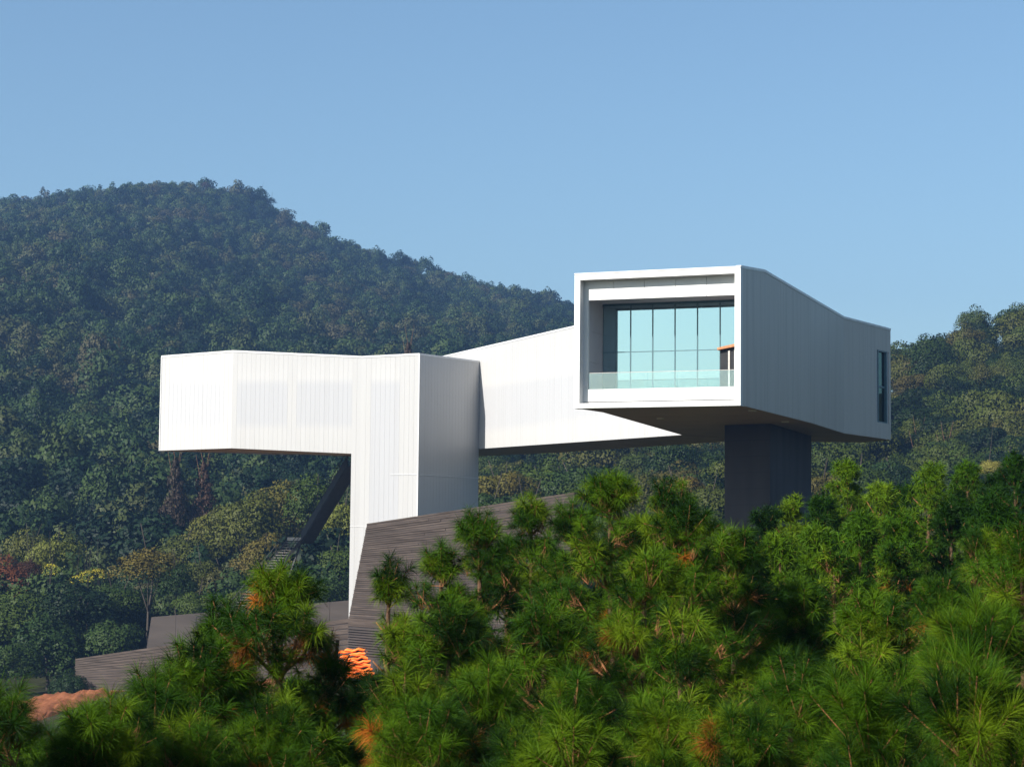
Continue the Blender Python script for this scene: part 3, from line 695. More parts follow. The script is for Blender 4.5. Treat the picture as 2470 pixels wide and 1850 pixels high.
# ------------------------------------------------------------------ broadleaf trees
def crown_mesh(name, seed, nleaf, leaf, rx=1.0, rz=1.0, lobes=16, conical=False, ragged=1.0):
    """unit crown (radius about 1, centred at z=0): leaves on many lobes"""
    g_ = np.random.default_rng(seed)
    cs, rs = [], []
    for i in range(lobes):
        th = g_.uniform(0, 2 * np.pi); 
        if conical:
            h = g_.uniform(-1, 1) ; rad = (1 - h) * 0.5 * g_.uniform(.35, .95); r = .16 + .20 * (1 - h) * .5
            cs.append((rad * np.cos(th), rad * np.sin(th), h)); rs.append(r)
        else:
            u_ = g_.uniform(-.55, 1); q = np.sqrt(max(0, 1 - u_ * u_)); k_ = g_.uniform(.45, .80)
            cs.append((q * np.cos(th) * k_, q * np.sin(th) * k_, u_ * k_ * .85)); rs.append(g_.uniform(.24, .46) * ragged)
    if not conical: cs.append((0, 0, .1)); rs.append(.62)
    cs, rs = np.array(cs), np.array(rs)
    idx = g_.choice(len(cs), nleaf, p=rs ** 2 / np.sum(rs ** 2))
    d = g_.normal(size=(nleaf, 3)); d /= np.linalg.norm(d, axis=1)[:, None]
    d[:, 2] = np.where(d[:, 2] < -.35, -d[:, 2], d[:, 2])
    rad = rs[idx] * (1 - .28 * g_.random(nleaf) ** 2)
    c = cs[idx] + d * rad[:, None]
    c *= np.array([rx, rx, rz])
    if not conical: c /= np.percentile(np.linalg.norm(c / np.array([1, 1, max(rz, .01)]), axis=1), 98)
    nrm = d + g_.normal(scale=.55, size=(nleaf, 3)); nrm /= np.linalg.norm(nrm, axis=1)[:, None]
    nrm *= np.where(np.sum(nrm * d, 1) < 0, -1, 1)[:, None]
    t = np.cross(nrm, g_.normal(size=(nleaf, 3))); t /= np.linalg.norm(t, axis=1)[:, None]
    b = np.cross(nrm, t)
    s_ = leaf * g_.uniform(.6, 1.35, nleaf)[:, None]
    bend = nrm * s_ * .25
    V = np.stack([c - t * s_, c - b * s_ * .62 - bend, c + t * s_, c + b * s_ * .62 - bend], 1).reshape(-1, 3)
    F = np.arange(len(V)).reshape(-1, 4)
    me = npmesh(name, V, F)
    soft = d * .8 + c / (np.linalg.norm(c, axis=1)[:, None] + .1) * .35 + nrm * .45
    soft /= np.linalg.norm(soft, axis=1)[:, None]
    vn = np.repeat(soft, 4, axis=0)
    me.polygons.foreach_set('use_smooth', np.ones(len(F), dtype=bool))
    me.normals_split_custom_set_from_vertices([tuple(x) for x in vn])
    return me
def trunk_mesh(name, seed, h=1.0, r=.04, limbs=5):
    g_ = random.Random(seed); mb = MB()
    pts = [(0, 0, -.1)]; 
    for i in range(1, 6): pts.append((g_.uniform(-.02, .02) * i, g_.uniform(-.02, .02) * i, h * i / 5))
    mb.tube(pts, [r * (1.25 - .9 * i / 5) for i in range(6)], 7)
    for k_ in range(limbs):
        i = g_.choice([3, 4, 4, 5]); p = Vector(pts[i]); a = g_.uniform(0, 6.28)
        q = p + Vector((math.cos(a) * .22, math.sin(a) * .22, .22)); q2 = q + Vector((math.cos(a + .4) * .16, math.sin(a + .4) * .16, .2))
        mb.tube([p, q, q2], [r * .5, r * .34, r * .14], 5)
    return mb.mesh(name, True)
far_crowns = [crown_mesh('far_crown', 11 + i, 1500, .062, 1, [.9, 1.05, .8, 1.15, .95, 1.0][i], lobes=22 + 2 * i) for i in range(6)]
mid_crowns = [crown_mesh('mid_crown', 41 + i, 5200, .036, 1, [.85, 1.0, .75, 1.1][i], lobes=34) for i in range(4)]
wispy = crown_mesh('wispy_crown', 61, 2600, .036, 1, .8, lobes=30, ragged=.75)
sparse = crown_mesh('sparse_crown', 63, 240, .05, 1, .9, lobes=26, ragged=.5)
conif = crown_mesh('conifer_crown', 71, 3600, .055, 1, 1, lobes=60, conical=True)
far_conif = crown_mesh('far_conifer_crown', 72, 900, .055, 1, 1, lobes=40, conical=True)
trunks = [trunk_mesh('trunk_shape', 5 + i) for i in range(3)]
def with_mat(me, m_):
    key = me.name + '|' + m_.name
    if key not in _mm:
        c = me.copy(); c.materials.clear(); c.materials.append(m_); _mm[key] = c
    return _mm[key]
_mm = {}
def broad_tree(name, px, pytop, y, rad, label, leaf, crown=None, group=None, zr=None, cat='tree', rng=RNG, trunkmat='bark_grey', base=None, squash=1.0):
    topz = aty(px, pytop, y)
    gz = ground_z(topz.x, y) if base is None else base
    cme = crown or rng.choice(mid_crowns)
    rad *= 1.15; hz = rad * squash
    cz = topz.z - hz * .98
    t = empty(name, (topz.x, y, gz), rng.uniform(0, 6.28)); tag(t, label, cat, group)
    th = max(1.0, cz - gz + hz * .1)
    tr_ = link('trunk', with_mat(rng.choice(trunks), M[trunkmat]), t); tr_.scale = (rad * .95, rad * .95, th)
    cr = link('crown', with_mat(cme, M[leaf]), t, loc=(0, 0, cz - gz)); cr.scale = (rad, rad, hz)
    return t
T_ = broad_tree
T_('red_tree', 25, 1345, 246, 3.9, 'red-brown autumn tree at the left edge of the wood', 'leaf_red')
T_('red_shrub', 72, 1342, 243, 1.5, 'small bright orange-red crown beside the red-brown tree', 'leaf_red', crown=wispy)
T_('domed_tree', 80, 1268, 268, 3.6, 'dull yellow-green domed tree left of the pale yellow-green one', 'leaf_olive')
T_('pale_tree', 138, 1278, 258, 3.3, 'pale yellow-green tree standing out behind the yellow sprays', 'leaf_yellow', squash=1.1)
T_('yellow_shrub', 122, 1352, 240, 1.1, 'yellow leafy spray between the red tree and the long yellow row', 'leaf_bright', crown=sparse)
T_('yellow_shrub', 212, 1368, 236, 1.1, 'yellow leafy spray in the middle of the left wood', 'leaf_bright', crown=sparse)
T_('yellow_shrub', 236, 1364, 236, 1.0, 'yellow leafy spray at the right end of the yellow row', 'leaf_bright', crown=sparse)
T_('yellow_shrub', 186, 1382, 235, .8, 'smallest yellow leafy spray, left end of the yellow row', 'leaf_bright', crown=sparse)
T_('spreading_tree', 45, 1420, 230, 4.6, 'broad dark green tree at the left edge below the red tree', 'leaf_green', squash=.85)
T_('spreading_tree', 190, 1402, 229, 4.8, 'broad green tree directly above the low left wall', 'leaf_dark', squash=.85)
T_('spreading_tree', 280, 1385, 234, 3.6, 'green tree left of the tree with the bare pale trunk', 'leaf_green', squash=.85)
T_('shade_tree', 120, 1490, 222, 4.4, 'deep green tree hanging over the left end of the low wall', 'leaf_dark')
T_('shade_tree', 265, 1470, 224, 3.6, 'deep green tree in the shade behind the low left wall', 'leaf_dark')
T_('shade_tree', 20, 1520, 214, 3.4, 'dark leafy tree low at the left edge behind the pine', 'leaf_dark')
T_('shade_shrub', 165, 1610, 209.5, 2.0, 'dark shrub against the left end of the low wall', 'leaf_dark', base=-15.5)
T_('bare_trunk_tree', 362, 1306, 226, 3.9, 'olive feathery tree with a bare pale trunk above the smooth wall', 'leaf_olive', crown=wispy, squash=.75)
T_('shade_tree', 425, 1362, 225, 2.3, 'almost black bushy tree just right of the bare pale trunk', 'leaf_dark')
T_('leafy_shrub', 478, 1408, 223, 2.4, 'green shrub above the smooth wall near the stair foot', 'leaf_green')
for px, py, y, r, lf, lb in ((440, 1265, 262, 4.2, 'leaf_olive', 'olive tree below the two reddish conifers'), (520, 1225, 270, 4.4, 'leaf_olive', 'olive tree right of the reddish conifers'),
        (600, 1190, 262, 4.8, 'leaf_olive', 'olive tree left of the stair landing'), (690, 1165, 268, 4.8, 'leaf_olive', 'olive tree behind the stair landing'),
        (770, 1150, 262, 4.6, 'leaf_green', 'green-olive tree behind the upper stair flight'), (835, 1190, 252, 3.6, 'leaf_yellow', 'yellow-tinged tree between stair and white tower'),
        (540, 1345, 240, 3.2, 'leaf_orange', 'orange-tinted bush left of the lower stair flight'), (490, 1330, 240, 2.8, 'leaf_olive', 'olive bush between bare-trunk tree and stair'),
        (640, 1290, 243, 3.6, 'leaf_olive', 'olive bush behind the lower stair flight'), (730, 1290, 240, 3.8, 'leaf_olive', 'olive bush below the stair landing'),
        (810, 1290, 236, 3.6, 'leaf_green', 'green bush beside the lower part of the white tower'), (700, 1375, 229, 3.4, 'leaf_green', 'dark green bush above the wall left of the tower foot'),
        (800, 1370, 227, 3.4, 'leaf_dark', 'dark bush touching the pointed foot of the tower'), (590, 1400, 226, 3.2, 'leaf_green', 'green bush behind the tall left pine')):
    T_('wood_edge_tree', px, py, y, r, lb, lf)
def conifer(px, py, y, r, h, label, leaf):
    p = aty(px, py, y); t = empty('conifer', (p.x, y, p.z - h)); tag(t, label, 'tree')
    tr_ = link('trunk', with_mat(trunks[0], M['bark']), t); tr_.scale = (3, 3, h * .9); tr_.location.z = -3
    tr_.scale.z = h * .9 + 3
    cr = link('crown', with_mat(conif, M[leaf]), t, loc=(0, 0, h * .5)); cr.scale = (r, r, h * .5); return t
conifer(424, 1112, 292, 2.6, 9.5, 'taller reddish conifer under the left wing', 'leaf_conifer')
conifer(492, 1122, 295, 2.5, 8.6, 'shorter reddish-brown conifer beside the taller one under the wing', 'leaf_conifer')
conifer(985, 832, 410, 2.8, 10, 'reddish conifer poking up just above the white tower', 'leaf_conifer')
conifer(2213, 1062, 330, 3.0, 9, 'pale green conical tree right of the gallery end', 'leaf_olive')
conifer(2280, 1070, 318, 2.6, 8, 'second pale conical tree below the right hillside', 'leaf_olive')
for px, py, y, r, lf, lb in ((1640, 1118, 262, 4.4, 'leaf_orange', 'orange-yellow autumn tree left of the dark pier'), (1560, 1150, 258, 3.8, 'leaf_orange', 'brown-orange bush under the white gallery wall'),
        (1715, 1140, 258, 4.2, 'leaf_olive', 'yellow-olive tree touching the dark pier'), (1690, 1210, 240, 3.4, 'leaf_olive', 'olive bush at the lower left of the dark pier'),
        (1480, 1120, 280, 4.6, 'leaf_dark', 'dark green tree under the gallery soffit tip'), (1400, 1095, 285, 5.0, 'leaf_dark', 'dark green tree below the middle of the back gallery'),
        (1310, 1100, 290, 5.0, 'leaf_green', 'green tree behind the top of the board-marked wall'), (1215, 1108, 280, 4.6, 'leaf_olive', 'olive tree just right of the white tower'),
        (1190, 1165, 250, 3.6, 'leaf_dark', 'dark tree between the tower and the board-marked wall'), (1270, 1165, 252, 4.0, 'leaf_dark', 'dark tree above the rising edge of the wall'),
        (1985, 1115, 262, 4.0, 'leaf_orange', 'orange-flecked tree right of the dark pier'), (2070, 1090, 280, 4.5, 'leaf_green', 'green tree below the dark side window'),
        (2150, 1085, 290, 4.6, 'leaf_dark', 'dark tree below the far corner of the gallery'), (2387, 1098, 250, 1.6, 'leaf_yellow', 'small pale yellow crown among the right-hand pines'),
        (2330, 1080, 285, 4.4, 'leaf_green', 'green tree behind the right pines'), (2440, 1060, 285, 4.6, 'leaf_dark', 'dark tree at the right edge below the hill')):
    T_('wood_edge_tree', px, py, y, r, lb, lf)
# a few that stand out on the skyline of the left hill
def ridge(px, py, r, label, leaf, crown=None, sq=1.0):
    return T_('ridge_tree', px, py, YL - 4, r, label, leaf, crown=crown, squash=sq)
ridge(632, 452, 2.6, 'lone dark tree leaning out on the right of the summit', 'leaf_dark', crown=wispy)
ridge(655, 474, 2.8, 'lower dark tree right of the lone summit tree', 'leaf_dark', crown=wispy)
ridge(413, 436, 4.2, 'rounded dark tree on the summit of the left hill', 'leaf_dark')
ridge(497, 436, 3.4, 'thin brownish tree on the summit', 'leaf_conifer', crown=wispy)
ridge(915, 600, 3.6, 'dark tree jutting from the ridge above the white tower', 'leaf_dark', crown=wispy)
ridge(25, 478, 4.6, 'dark bushy tree on the ridge at the left edge', 'leaf_dark')

# ------------------------------------------------------------------ the woods
def scatter():
    g_ = random.Random(99); pts = []
    y = 228.0
    while y < 1185:
        sp = 4.6 if y < 330 else 5.6 if y < 470 else 6.7
        xmax = 0.262 * y + 14
        x = -xmax
        while x < xmax + 10:
            xx, yy = x + g_.uniform(-.42, .42) * sp, y + g_.uniform(-.45, .45) * sp
            pts.append((xx, yy)); x += sp
        y += sp * .9
    return pts
ALL = scatter()
def blocked(x, y): 
    return y < 236 and x > -60
pts_near, pts_far_L, pts_far_R = [], [], []
for x, y in ALL:
    if blocked(x, y): continue
    zl = float(np.interp(x, *CL)); zr = float(np.interp(x, *CR_))
    isR = (y < YR + 40) and (zr > 0) and x > -20
    if x > 62 and y > YR + 25: continue              # behind the right-hand hill
    px, py = project(Vector((x, y, ground_z(x, y) + 7)))
    if 1400 < px < 2140 and py < 1010: continue       # wholly behind the gallery
    (pts_far_R if isR else pts_far_L).append((x, y, px, py))
allp = sorted(pts_far_L + pts_far_R, key=lambda p: p[1])
def near_ok(p): return -40 < p[2] < 2510 and (p[2] < 840 or p[2] > 1170) and p[3] < 1420 and p[1] > 240
ind = [p for p in allp if near_ok(p)][:210]
ids = set(id(p) for p in ind)
rr = random.Random(5)
for p in ind:
    x, y, px, py = p
    gz = ground_z(x, y); r = rr.uniform(3.1, 4.8); h = rr.uniform(6.0, 9.0)
    right = x > -20
    t = empty('woodland_tree', (x, y, gz), rr.uniform(0, 6.28))
    if right: tag(t, 'olive-green broadleaf tree in the wood below the right hill', 'tree', 'trees of the wood below the right hill')
    else: tag(t, 'dark green broadleaf tree in the wood below the left hill', 'tree', 'trees of the wood below the left hill')
    tr_ = link('trunk', with_mat(rr.choice(trunks), M['bark_grey']), t); tr_.scale = (r * .9, r * .9, h * .55)
    cr = link('crown', with_mat(rr.choice(mid_crowns), M['leaf_hill2' if right else 'leaf_hill']), t, loc=(0, 0, h - r * .9)); cr.scale = (r * rr.uniform(.9, 1.15), r, r * rr.uniform(.85, 1.15))
# the rest of each wood is one mass
proto = bpy.data.collections.new('woodland_crowns')
def woodland(name, pts, leaf, label, rscale):
    coll = bpy.data.collections.new(name + '_crowns')
    for i, me in enumerate(far_crowns + [far_conif] if name[0] == 'l' else mid_crowns):
        ob = bpy.data.objects.new('%s_crown_%d' % (name, i), with_mat(me, M[leaf])); coll.objects.link(ob)
    g_ = random.Random(17)
    V, S, Rr = [], [], []
    for x, y, px, py in pts:
        r = (2.9 + 3.6 * g_.random() ** 1.6) * rscale * (1.0 if y < 330 else 1.12 if y < 470 else 1.14) * (g_.uniform(1.05, 1.18) if g_.random() < .12 else g_.uniform(.7, 1) if g_.random() < .3 else 1); 
        V.append((x, y, ground_z(x, y) + r * .75 + g_.uniform(.6, 3.0))); S.append((r * g_.uniform(.85, 1.15), r * g_.uniform(.85, 1.15), r * g_.uniform(.8, 1.2))); Rr.append((0, 0, g_.uniform(0, 6.28)))
    me = bpy.data.meshes.new(name); me.from_pydata(V, [], [])
    a = me.attributes.new('sc', 'FLOAT_VECTOR', 'POINT'); a.data.foreach_set('vector', np.array(S, dtype=np.float32).ravel())
    a = me.attributes.new('rt', 'FLOAT_VECTOR', 'POINT'); a.data.foreach_set('vector', np.array(Rr, dtype=np.float32).ravel())
    o = link(name, me); tag(o, label, 'woodland', kind='stuff')
    ng = bpy.data.node_groups.new(name + '_nodes', 'GeometryNodeTree')
    ng.interface.new_socket('Geometry', in_out='INPUT', socket_type='NodeSocketGeometry'); ng.interface.new_socket('Geometry', in_out='OUTPUT', socket_type='NodeSocketGeometry')
    N, L = ng.nodes, ng.links
    gi, go = N.new('NodeGroupInput'), N.new('NodeGroupOutput')
    ci = N.new('GeometryNodeCollectionInfo'); ci.inputs['Collection'].default_value = coll; ci.inputs['Separate Children'].default_value = True; ci.inputs['Reset Children'].default_value = True
    ip = N.new('GeometryNodeInstanceOnPoints'); ip.inputs['Pick Instance'].default_value = True
    n1 = N.new('GeometryNodeInputNamedAttribute'); n1.data_type = 'FLOAT_VECTOR'; n1.inputs['Name'].default_value = 'sc'
    n2 = N.new('GeometryNodeInputNamedAttribute'); n2.data_type = 'FLOAT_VECTOR'; n2.inputs['Name'].default_value = 'rt'
    e2r = N.new('FunctionNodeEulerToRotation')
    L.new(gi.outputs[0], ip.inputs['Points']); L.new(ci.outputs[0], ip.inputs['Instance'])
    L.new(n1.outputs['Attribute'], ip.inputs['Scale']); L.new(n2.outputs['Attribute'], e2r.inputs[0]); L.new(e2r.outputs[0], ip.inputs['Rotation'])
    L.new(ip.outputs[0], go.inputs[0])
    md = o.modifiers.new('scatter', 'NODES'); md.node_group = ng
    return o
woodland('left_hill_wood', [p for p in pts_far_L if id(p) not in ids], 'leaf_hill', 'hazy blue-green wood covering the left hill', 1.0)
woodland('right_hill_wood', [p for p in pts_far_R if id(p) not in ids], 'leaf_hill2', 'olive-green wood covering the right hill', .9)

# ------------------------------------------------------------------ pines
def spray_mesh(name, seed, n, nlen, width, side=False, dead=False, brush=False):
    """a forked twig end: several shoots, each with its own brush of needles; axis +Z (or +X when side)"""
    g_ = np.random.default_rng(seed)
    ax = np.array([1.0, 0, .15]) if side else np.array([0, 0, 1.0])
    ax /= np.linalg.norm(ax)
    e1 = np.cross(ax, [.2, .9, .3]); e1 /= np.linalg.norm(e1); e2 = np.cross(ax, e1)
    shoots = [(ax * .02, ax, 1.0)]
    k = 1 if dead else int(g_.integers(4, 7))
    for q in range(k):
        a = 2 * np.pi * (q + g_.uniform(-.3, .3)) / k
        tilt = np.radians(g_.uniform(35, 80))
        dr = ax * np.cos(tilt) + (e1 * np.cos(a) + e2 * np.sin(a)) * np.sin(tilt) + np.array([0, 0, .25])
        dr /= np.linalg.norm(dr)
        shoots.append((ax * g_.uniform(-.16, .0) + dr * g_.uniform(.05, .13), dr, g_.uniform(.65, 1.0)))
    Vs, Fs, Ms, nv = [], [], [], 0
    for p, dr, sc in shoots:
        m_ = int(n * sc); u1 = np.cross(dr, [.3, .2, .93]); u1 /= np.linalg.norm(u1); u2 = np.cross(dr, u1)
        shoot = (.20 if brush else .10) * sc
        t = g_.random(m_) ** .75
        a0, a1 = (100, 60) if dead else (80, 52) if brush else (112, 84)
        ang = np.radians(a0 - a1 * t + g_.normal(scale=13, size=m_)); phi = g_.uniform(0, 2 * np.pi, m_)
        d = dr * np.cos(ang)[:, None] + (u1 * np.cos(phi)[:, None] + u2 * np.sin(phi)[:, None]) * np.sin(ang)[:, None]
        p0 = p + dr * (shoot * t)[:, None]
        L = nlen * sc ** .5 * g_.uniform(.65, 1.15, m_)
        droop = np.array([0, 0, -1.0]) * (1.1 if dead else .3 if brush else .6)
        d1 = d + droop * .12; d1 /= np.linalg.norm(d1, axis=1)[:, None]
        p1 = p0 + d1 * (L * .5)[:, None]
        d2 = d + droop * (.4 + .8 * g_.random(m_))[:, None]; d2 /= np.linalg.norm(d2, axis=1)[:, None]
        p2 = p1 + d2 * (L * .5)[:, None]
        w = np.cross(d, g_.normal(size=(m_, 3))); w /= np.linalg.norm(w, axis=1)[:, None]; w *= width * .5
        Vs.append(np.stack([p0 - w, p0 + w, p1 + w * .9, p1 - w * .9, p2], 1).reshape(-1, 3))
        b = np.arange(m_)[:, None] * 5 + nv
        Fs.append(np.concatenate([b + np.array([[0, 1, 2]]), b + np.array([[0, 2, 3]]), b + np.array([[3, 2, 4]])])); Ms.append(np.zeros(m_ * 3, dtype=np.int32)); nv += m_ * 5
        q0, q1 = -ax * .14, p + dr * shoot                       # the twig itself
        ring = [u1, -.5 * u1 + .87 * u2, -.5 * u1 - .87 * u2]
        Vs.append(np.array([q0 + r * .005 for r in ring] + [q1 + r * .004 for r in ring]))
        Fs.append(np.array([[0, 1, 4], [0, 4, 3], [1, 2, 5], [1, 5, 4], [2, 0, 3], [2, 3, 5]]) + nv); Ms.append(np.ones(6, dtype=np.int32)); nv += 6
    me = npmesh(name, np.concatenate(Vs), np.concatenate(Fs))
    me.materials.append(M['needle_dead' if dead else 'needle']); me.materials.append(M['twig'])
    me.polygons.foreach_set('material_index', np.concatenate(Ms))
    return me
LOD = {}
for lod, (n, w) in {'near': (210, .0019), 'mid': (120, .0032), 'far': (42, .0085)}.items():
    LOD[lod] = {'up': [spray_mesh('spray_up', 100 + i, n, .145, w) for i in range(6)],
                'side': [spray_mesh('spray_side', 110 + i, n, .14, w, side=True) for i in range(6)],
                'brush': [spray_mesh('spray_brush', 140 + i, int(n * 1.3), .16, w, brush=True) for i in range(4)],
                'dead': [spray_mesh('spray_dead', 120 + i, int(n * .8), .15, w * 1.2, side=True, dead=True) for i in range(3)]}

# openings in the stand through which the wall foot, tarpaulin and earth show
CLEAR = [(850, 1500, 915, 1622), (128, 1600, 180, 1680), (190, 1590, 310, 1640), (300, 1500, 400, 1560), (1880, 1100, 1965, 1190)]
def pine(px, py, y, label, seed, depth=2.8, spread=1.0, dead=.17, lod=None, size=1.0, joined=False, brush=False, dens=.23):
    r_ = random.Random(seed)
    apex = aty(px, py, y); gz = ground_z(apex.x, y)
    lod = lod or ('near' if y < 13 else 'mid' if y < 27 else 'far')
    root = empty('pine_tree', (apex.x, y, gz)); tag(root, label, 'pine', 'pines in front of the museum')
    H = apex.z - .12 * size - gz
    lean = Vector((r_.uniform(-.04, .04), r_.uniform(-.04, .04), 0))
    def stem(h): return Vector((0, 0, h)) + lean * (h - H) + Vector((math.sin(h * 1.7 + seed), math.cos(h * 1.3 + seed), 0)) * .025
    hs = [-.2, H * .25, H * .5, H * .7, H * .82, H * .9, H * .96, H]
    trunk = link('trunk', MB().tube([stem(h) if h > 0 else Vector((stem(0).x, stem(0).y, h)) for h in hs], [max(.008, .012 + .016 * (H - h)) * size for h in hs], 7).mesh('trunk', True), root, M['bark'])
    acc_v, acc_f, nv = [], [], 0
    def tuft(pos, dirv, kind, parent, sc):
        nonlocal nv
        wpos = Vector((apex.x, y, gz)) + Vector(pos); tx, ty = project(wpos); mg = .12 * FPX / y
        if any(x0 - mg < tx < x1 + mg and y0 - mg < ty < y1 + mg * .6 for x0, y0, x1, y1 in CLEAR): return
        if kind == 'up' and brush: kind = 'brush'
        me = r_.choice(LOD[lod][kind])
        if kind == 'brush': kind = 'up'
        if kind == 'up':
            q = Vector((0, 0, 1)).rotation_difference(dirv); e = (q.to_matrix() @ Matrix.Rotation(r_.uniform(0, 6.28), 3, 'Z'))
        else:
            yaw = math.atan2(dirv.y, dirv.x); pit = math.asin(max(-1, min(1, dirv.normalized().z)))
            e = Matrix.Rotation(yaw, 3, 'Z') @ Matrix.Rotation(-pit, 3, 'Y')
        if joined:
            n_ = len(me.vertices); co = np.empty(n_ * 3, dtype=np.float32); me.vertices.foreach_get('co', co); co = co.reshape(-1, 3)
            f = np.empty(len(me.polygons) * 3, dtype=np.int32); me.polygons.foreach_get('vertices', f)
            acc_v.append(co @ np.array(e.transposed()) * sc + np.array(pos)); acc_f.append(f.reshape(-1, 3) + nv); nv += n_
            return
        o = link('needle_spray', me, parent); o.location = pos; o.rotation_euler = e.to_euler(); o.scale = (sc, sc, sc)
    # leader
    tuft(stem(H - .05), Vector((lean.x, lean.y, 1)).normalized(), 'up', trunk, 1.05 * size)
    for k_ in range(3):
        a = r_.uniform(0, 6.28); tuft(stem(H - .12 - .06 * k_), Vector((math.cos(a) * .8, math.sin(a) * .8, .8)).normalized(), 'up', trunk, .9 * size)
    h = .27 * size
    while h < depth:
        nb = r_.choice([4, 5, 5, 6]); a0 = r_.uniform(0, 6.28)
        for b_ in range(nb):
            a = a0 + 6.283 * b_ / nb + r_.uniform(-.35, .35)
            Lb = (.14 + .36 * h ** .9) * spread * r_.uniform(.7, 1.15)
            el = R(62 - 15 * min(3, h)) + r_.uniform(-.15, .15)
            p0 = stem(H - h + r_.uniform(-.05, .05))
            wp = Vector((apex.x, y, gz)) + p0
            out = Vector((math.cos(a), math.sin(a), 0))
            p1 = p0 + out * (Lb * .55 * math.cos(el)) + Z * (Lb * .55 * math.sin(el) * .75)
            p2 = p0 + out * (Lb * math.cos(el * .9)) + Z * (Lb * math.sin(el) * 1.0)
            # skip boughs far outside the picture
            qx, qy = project(wp + out * Lb)
            if qy > 2050 or qx < -260 or qx > 2730: continue
            isdead = r_.random() < dead and h > .5
            br = None
            if not joined:
                br = link('branch', MB().tube([p0, p1, p2], [.014 * size + .006 * Lb, .010 * size + .003 * Lb, .005 * size], 5).mesh('branch', True), root, M['twig'])
            else:
                acc_b.tube([p0, p1, p2], [.014 + .006 * Lb, .010, .006], 4)
            tdir = ((p2 - p1).normalized() * .55 + Z * .65).normalized()
            tuft(p2 - tdir * .05, tdir, 'up', br, r_.uniform(.62, 1.12) * size)
            m_ = int(Lb / (dens * size))
            for i in range(m_):
                t = .35 + .6 * (i + r_.random() * .6) / max(1, m_)
                c = p0 + (p1 - p0) * (t / .55) if t < .55 else p1 + (p2 - p1) * ((t - .55) / .45)
                sgn = 1 if i % 2 else -1
                sd_ = Vector((-out.y, out.x, 0)) * sgn
                dv = (out * .6 + sd_ * r_.uniform(.5, 1.1) + Z * r_.uniform(-.05, .6)).normalized()
                off = dv * r_.uniform(.03, .14) * size
                dk = 'dead' if (isdead and r_.random() < .7) or (r_.random() < dead * .6 and t < .6) else ('side' if r_.random() < .5 else 'up')
                tuft(c + off, dv, dk, br, r_.uniform(.5, 1.05) * size)
        h += r_.uniform(.27, .42) * (1 + .12 * h)
    return root, acc_v, acc_f
acc_b = None
def pine_far(px, py, y, label, seed, depth=3.2, spread=1.1, size=1.15):
    global acc_b
    acc_b = MB()
    root, av, af = pine(px, py, y, label, seed, depth, spread, .05, 'far', size, True)
    me = npmesh('crown', np.concatenate(av), np.concatenate(af)); me.materials.append(M['needle'])
    link('crown', me, root)
    link('boughs', acc_b.mesh('boughs', True), root, M['twig'])
    return root

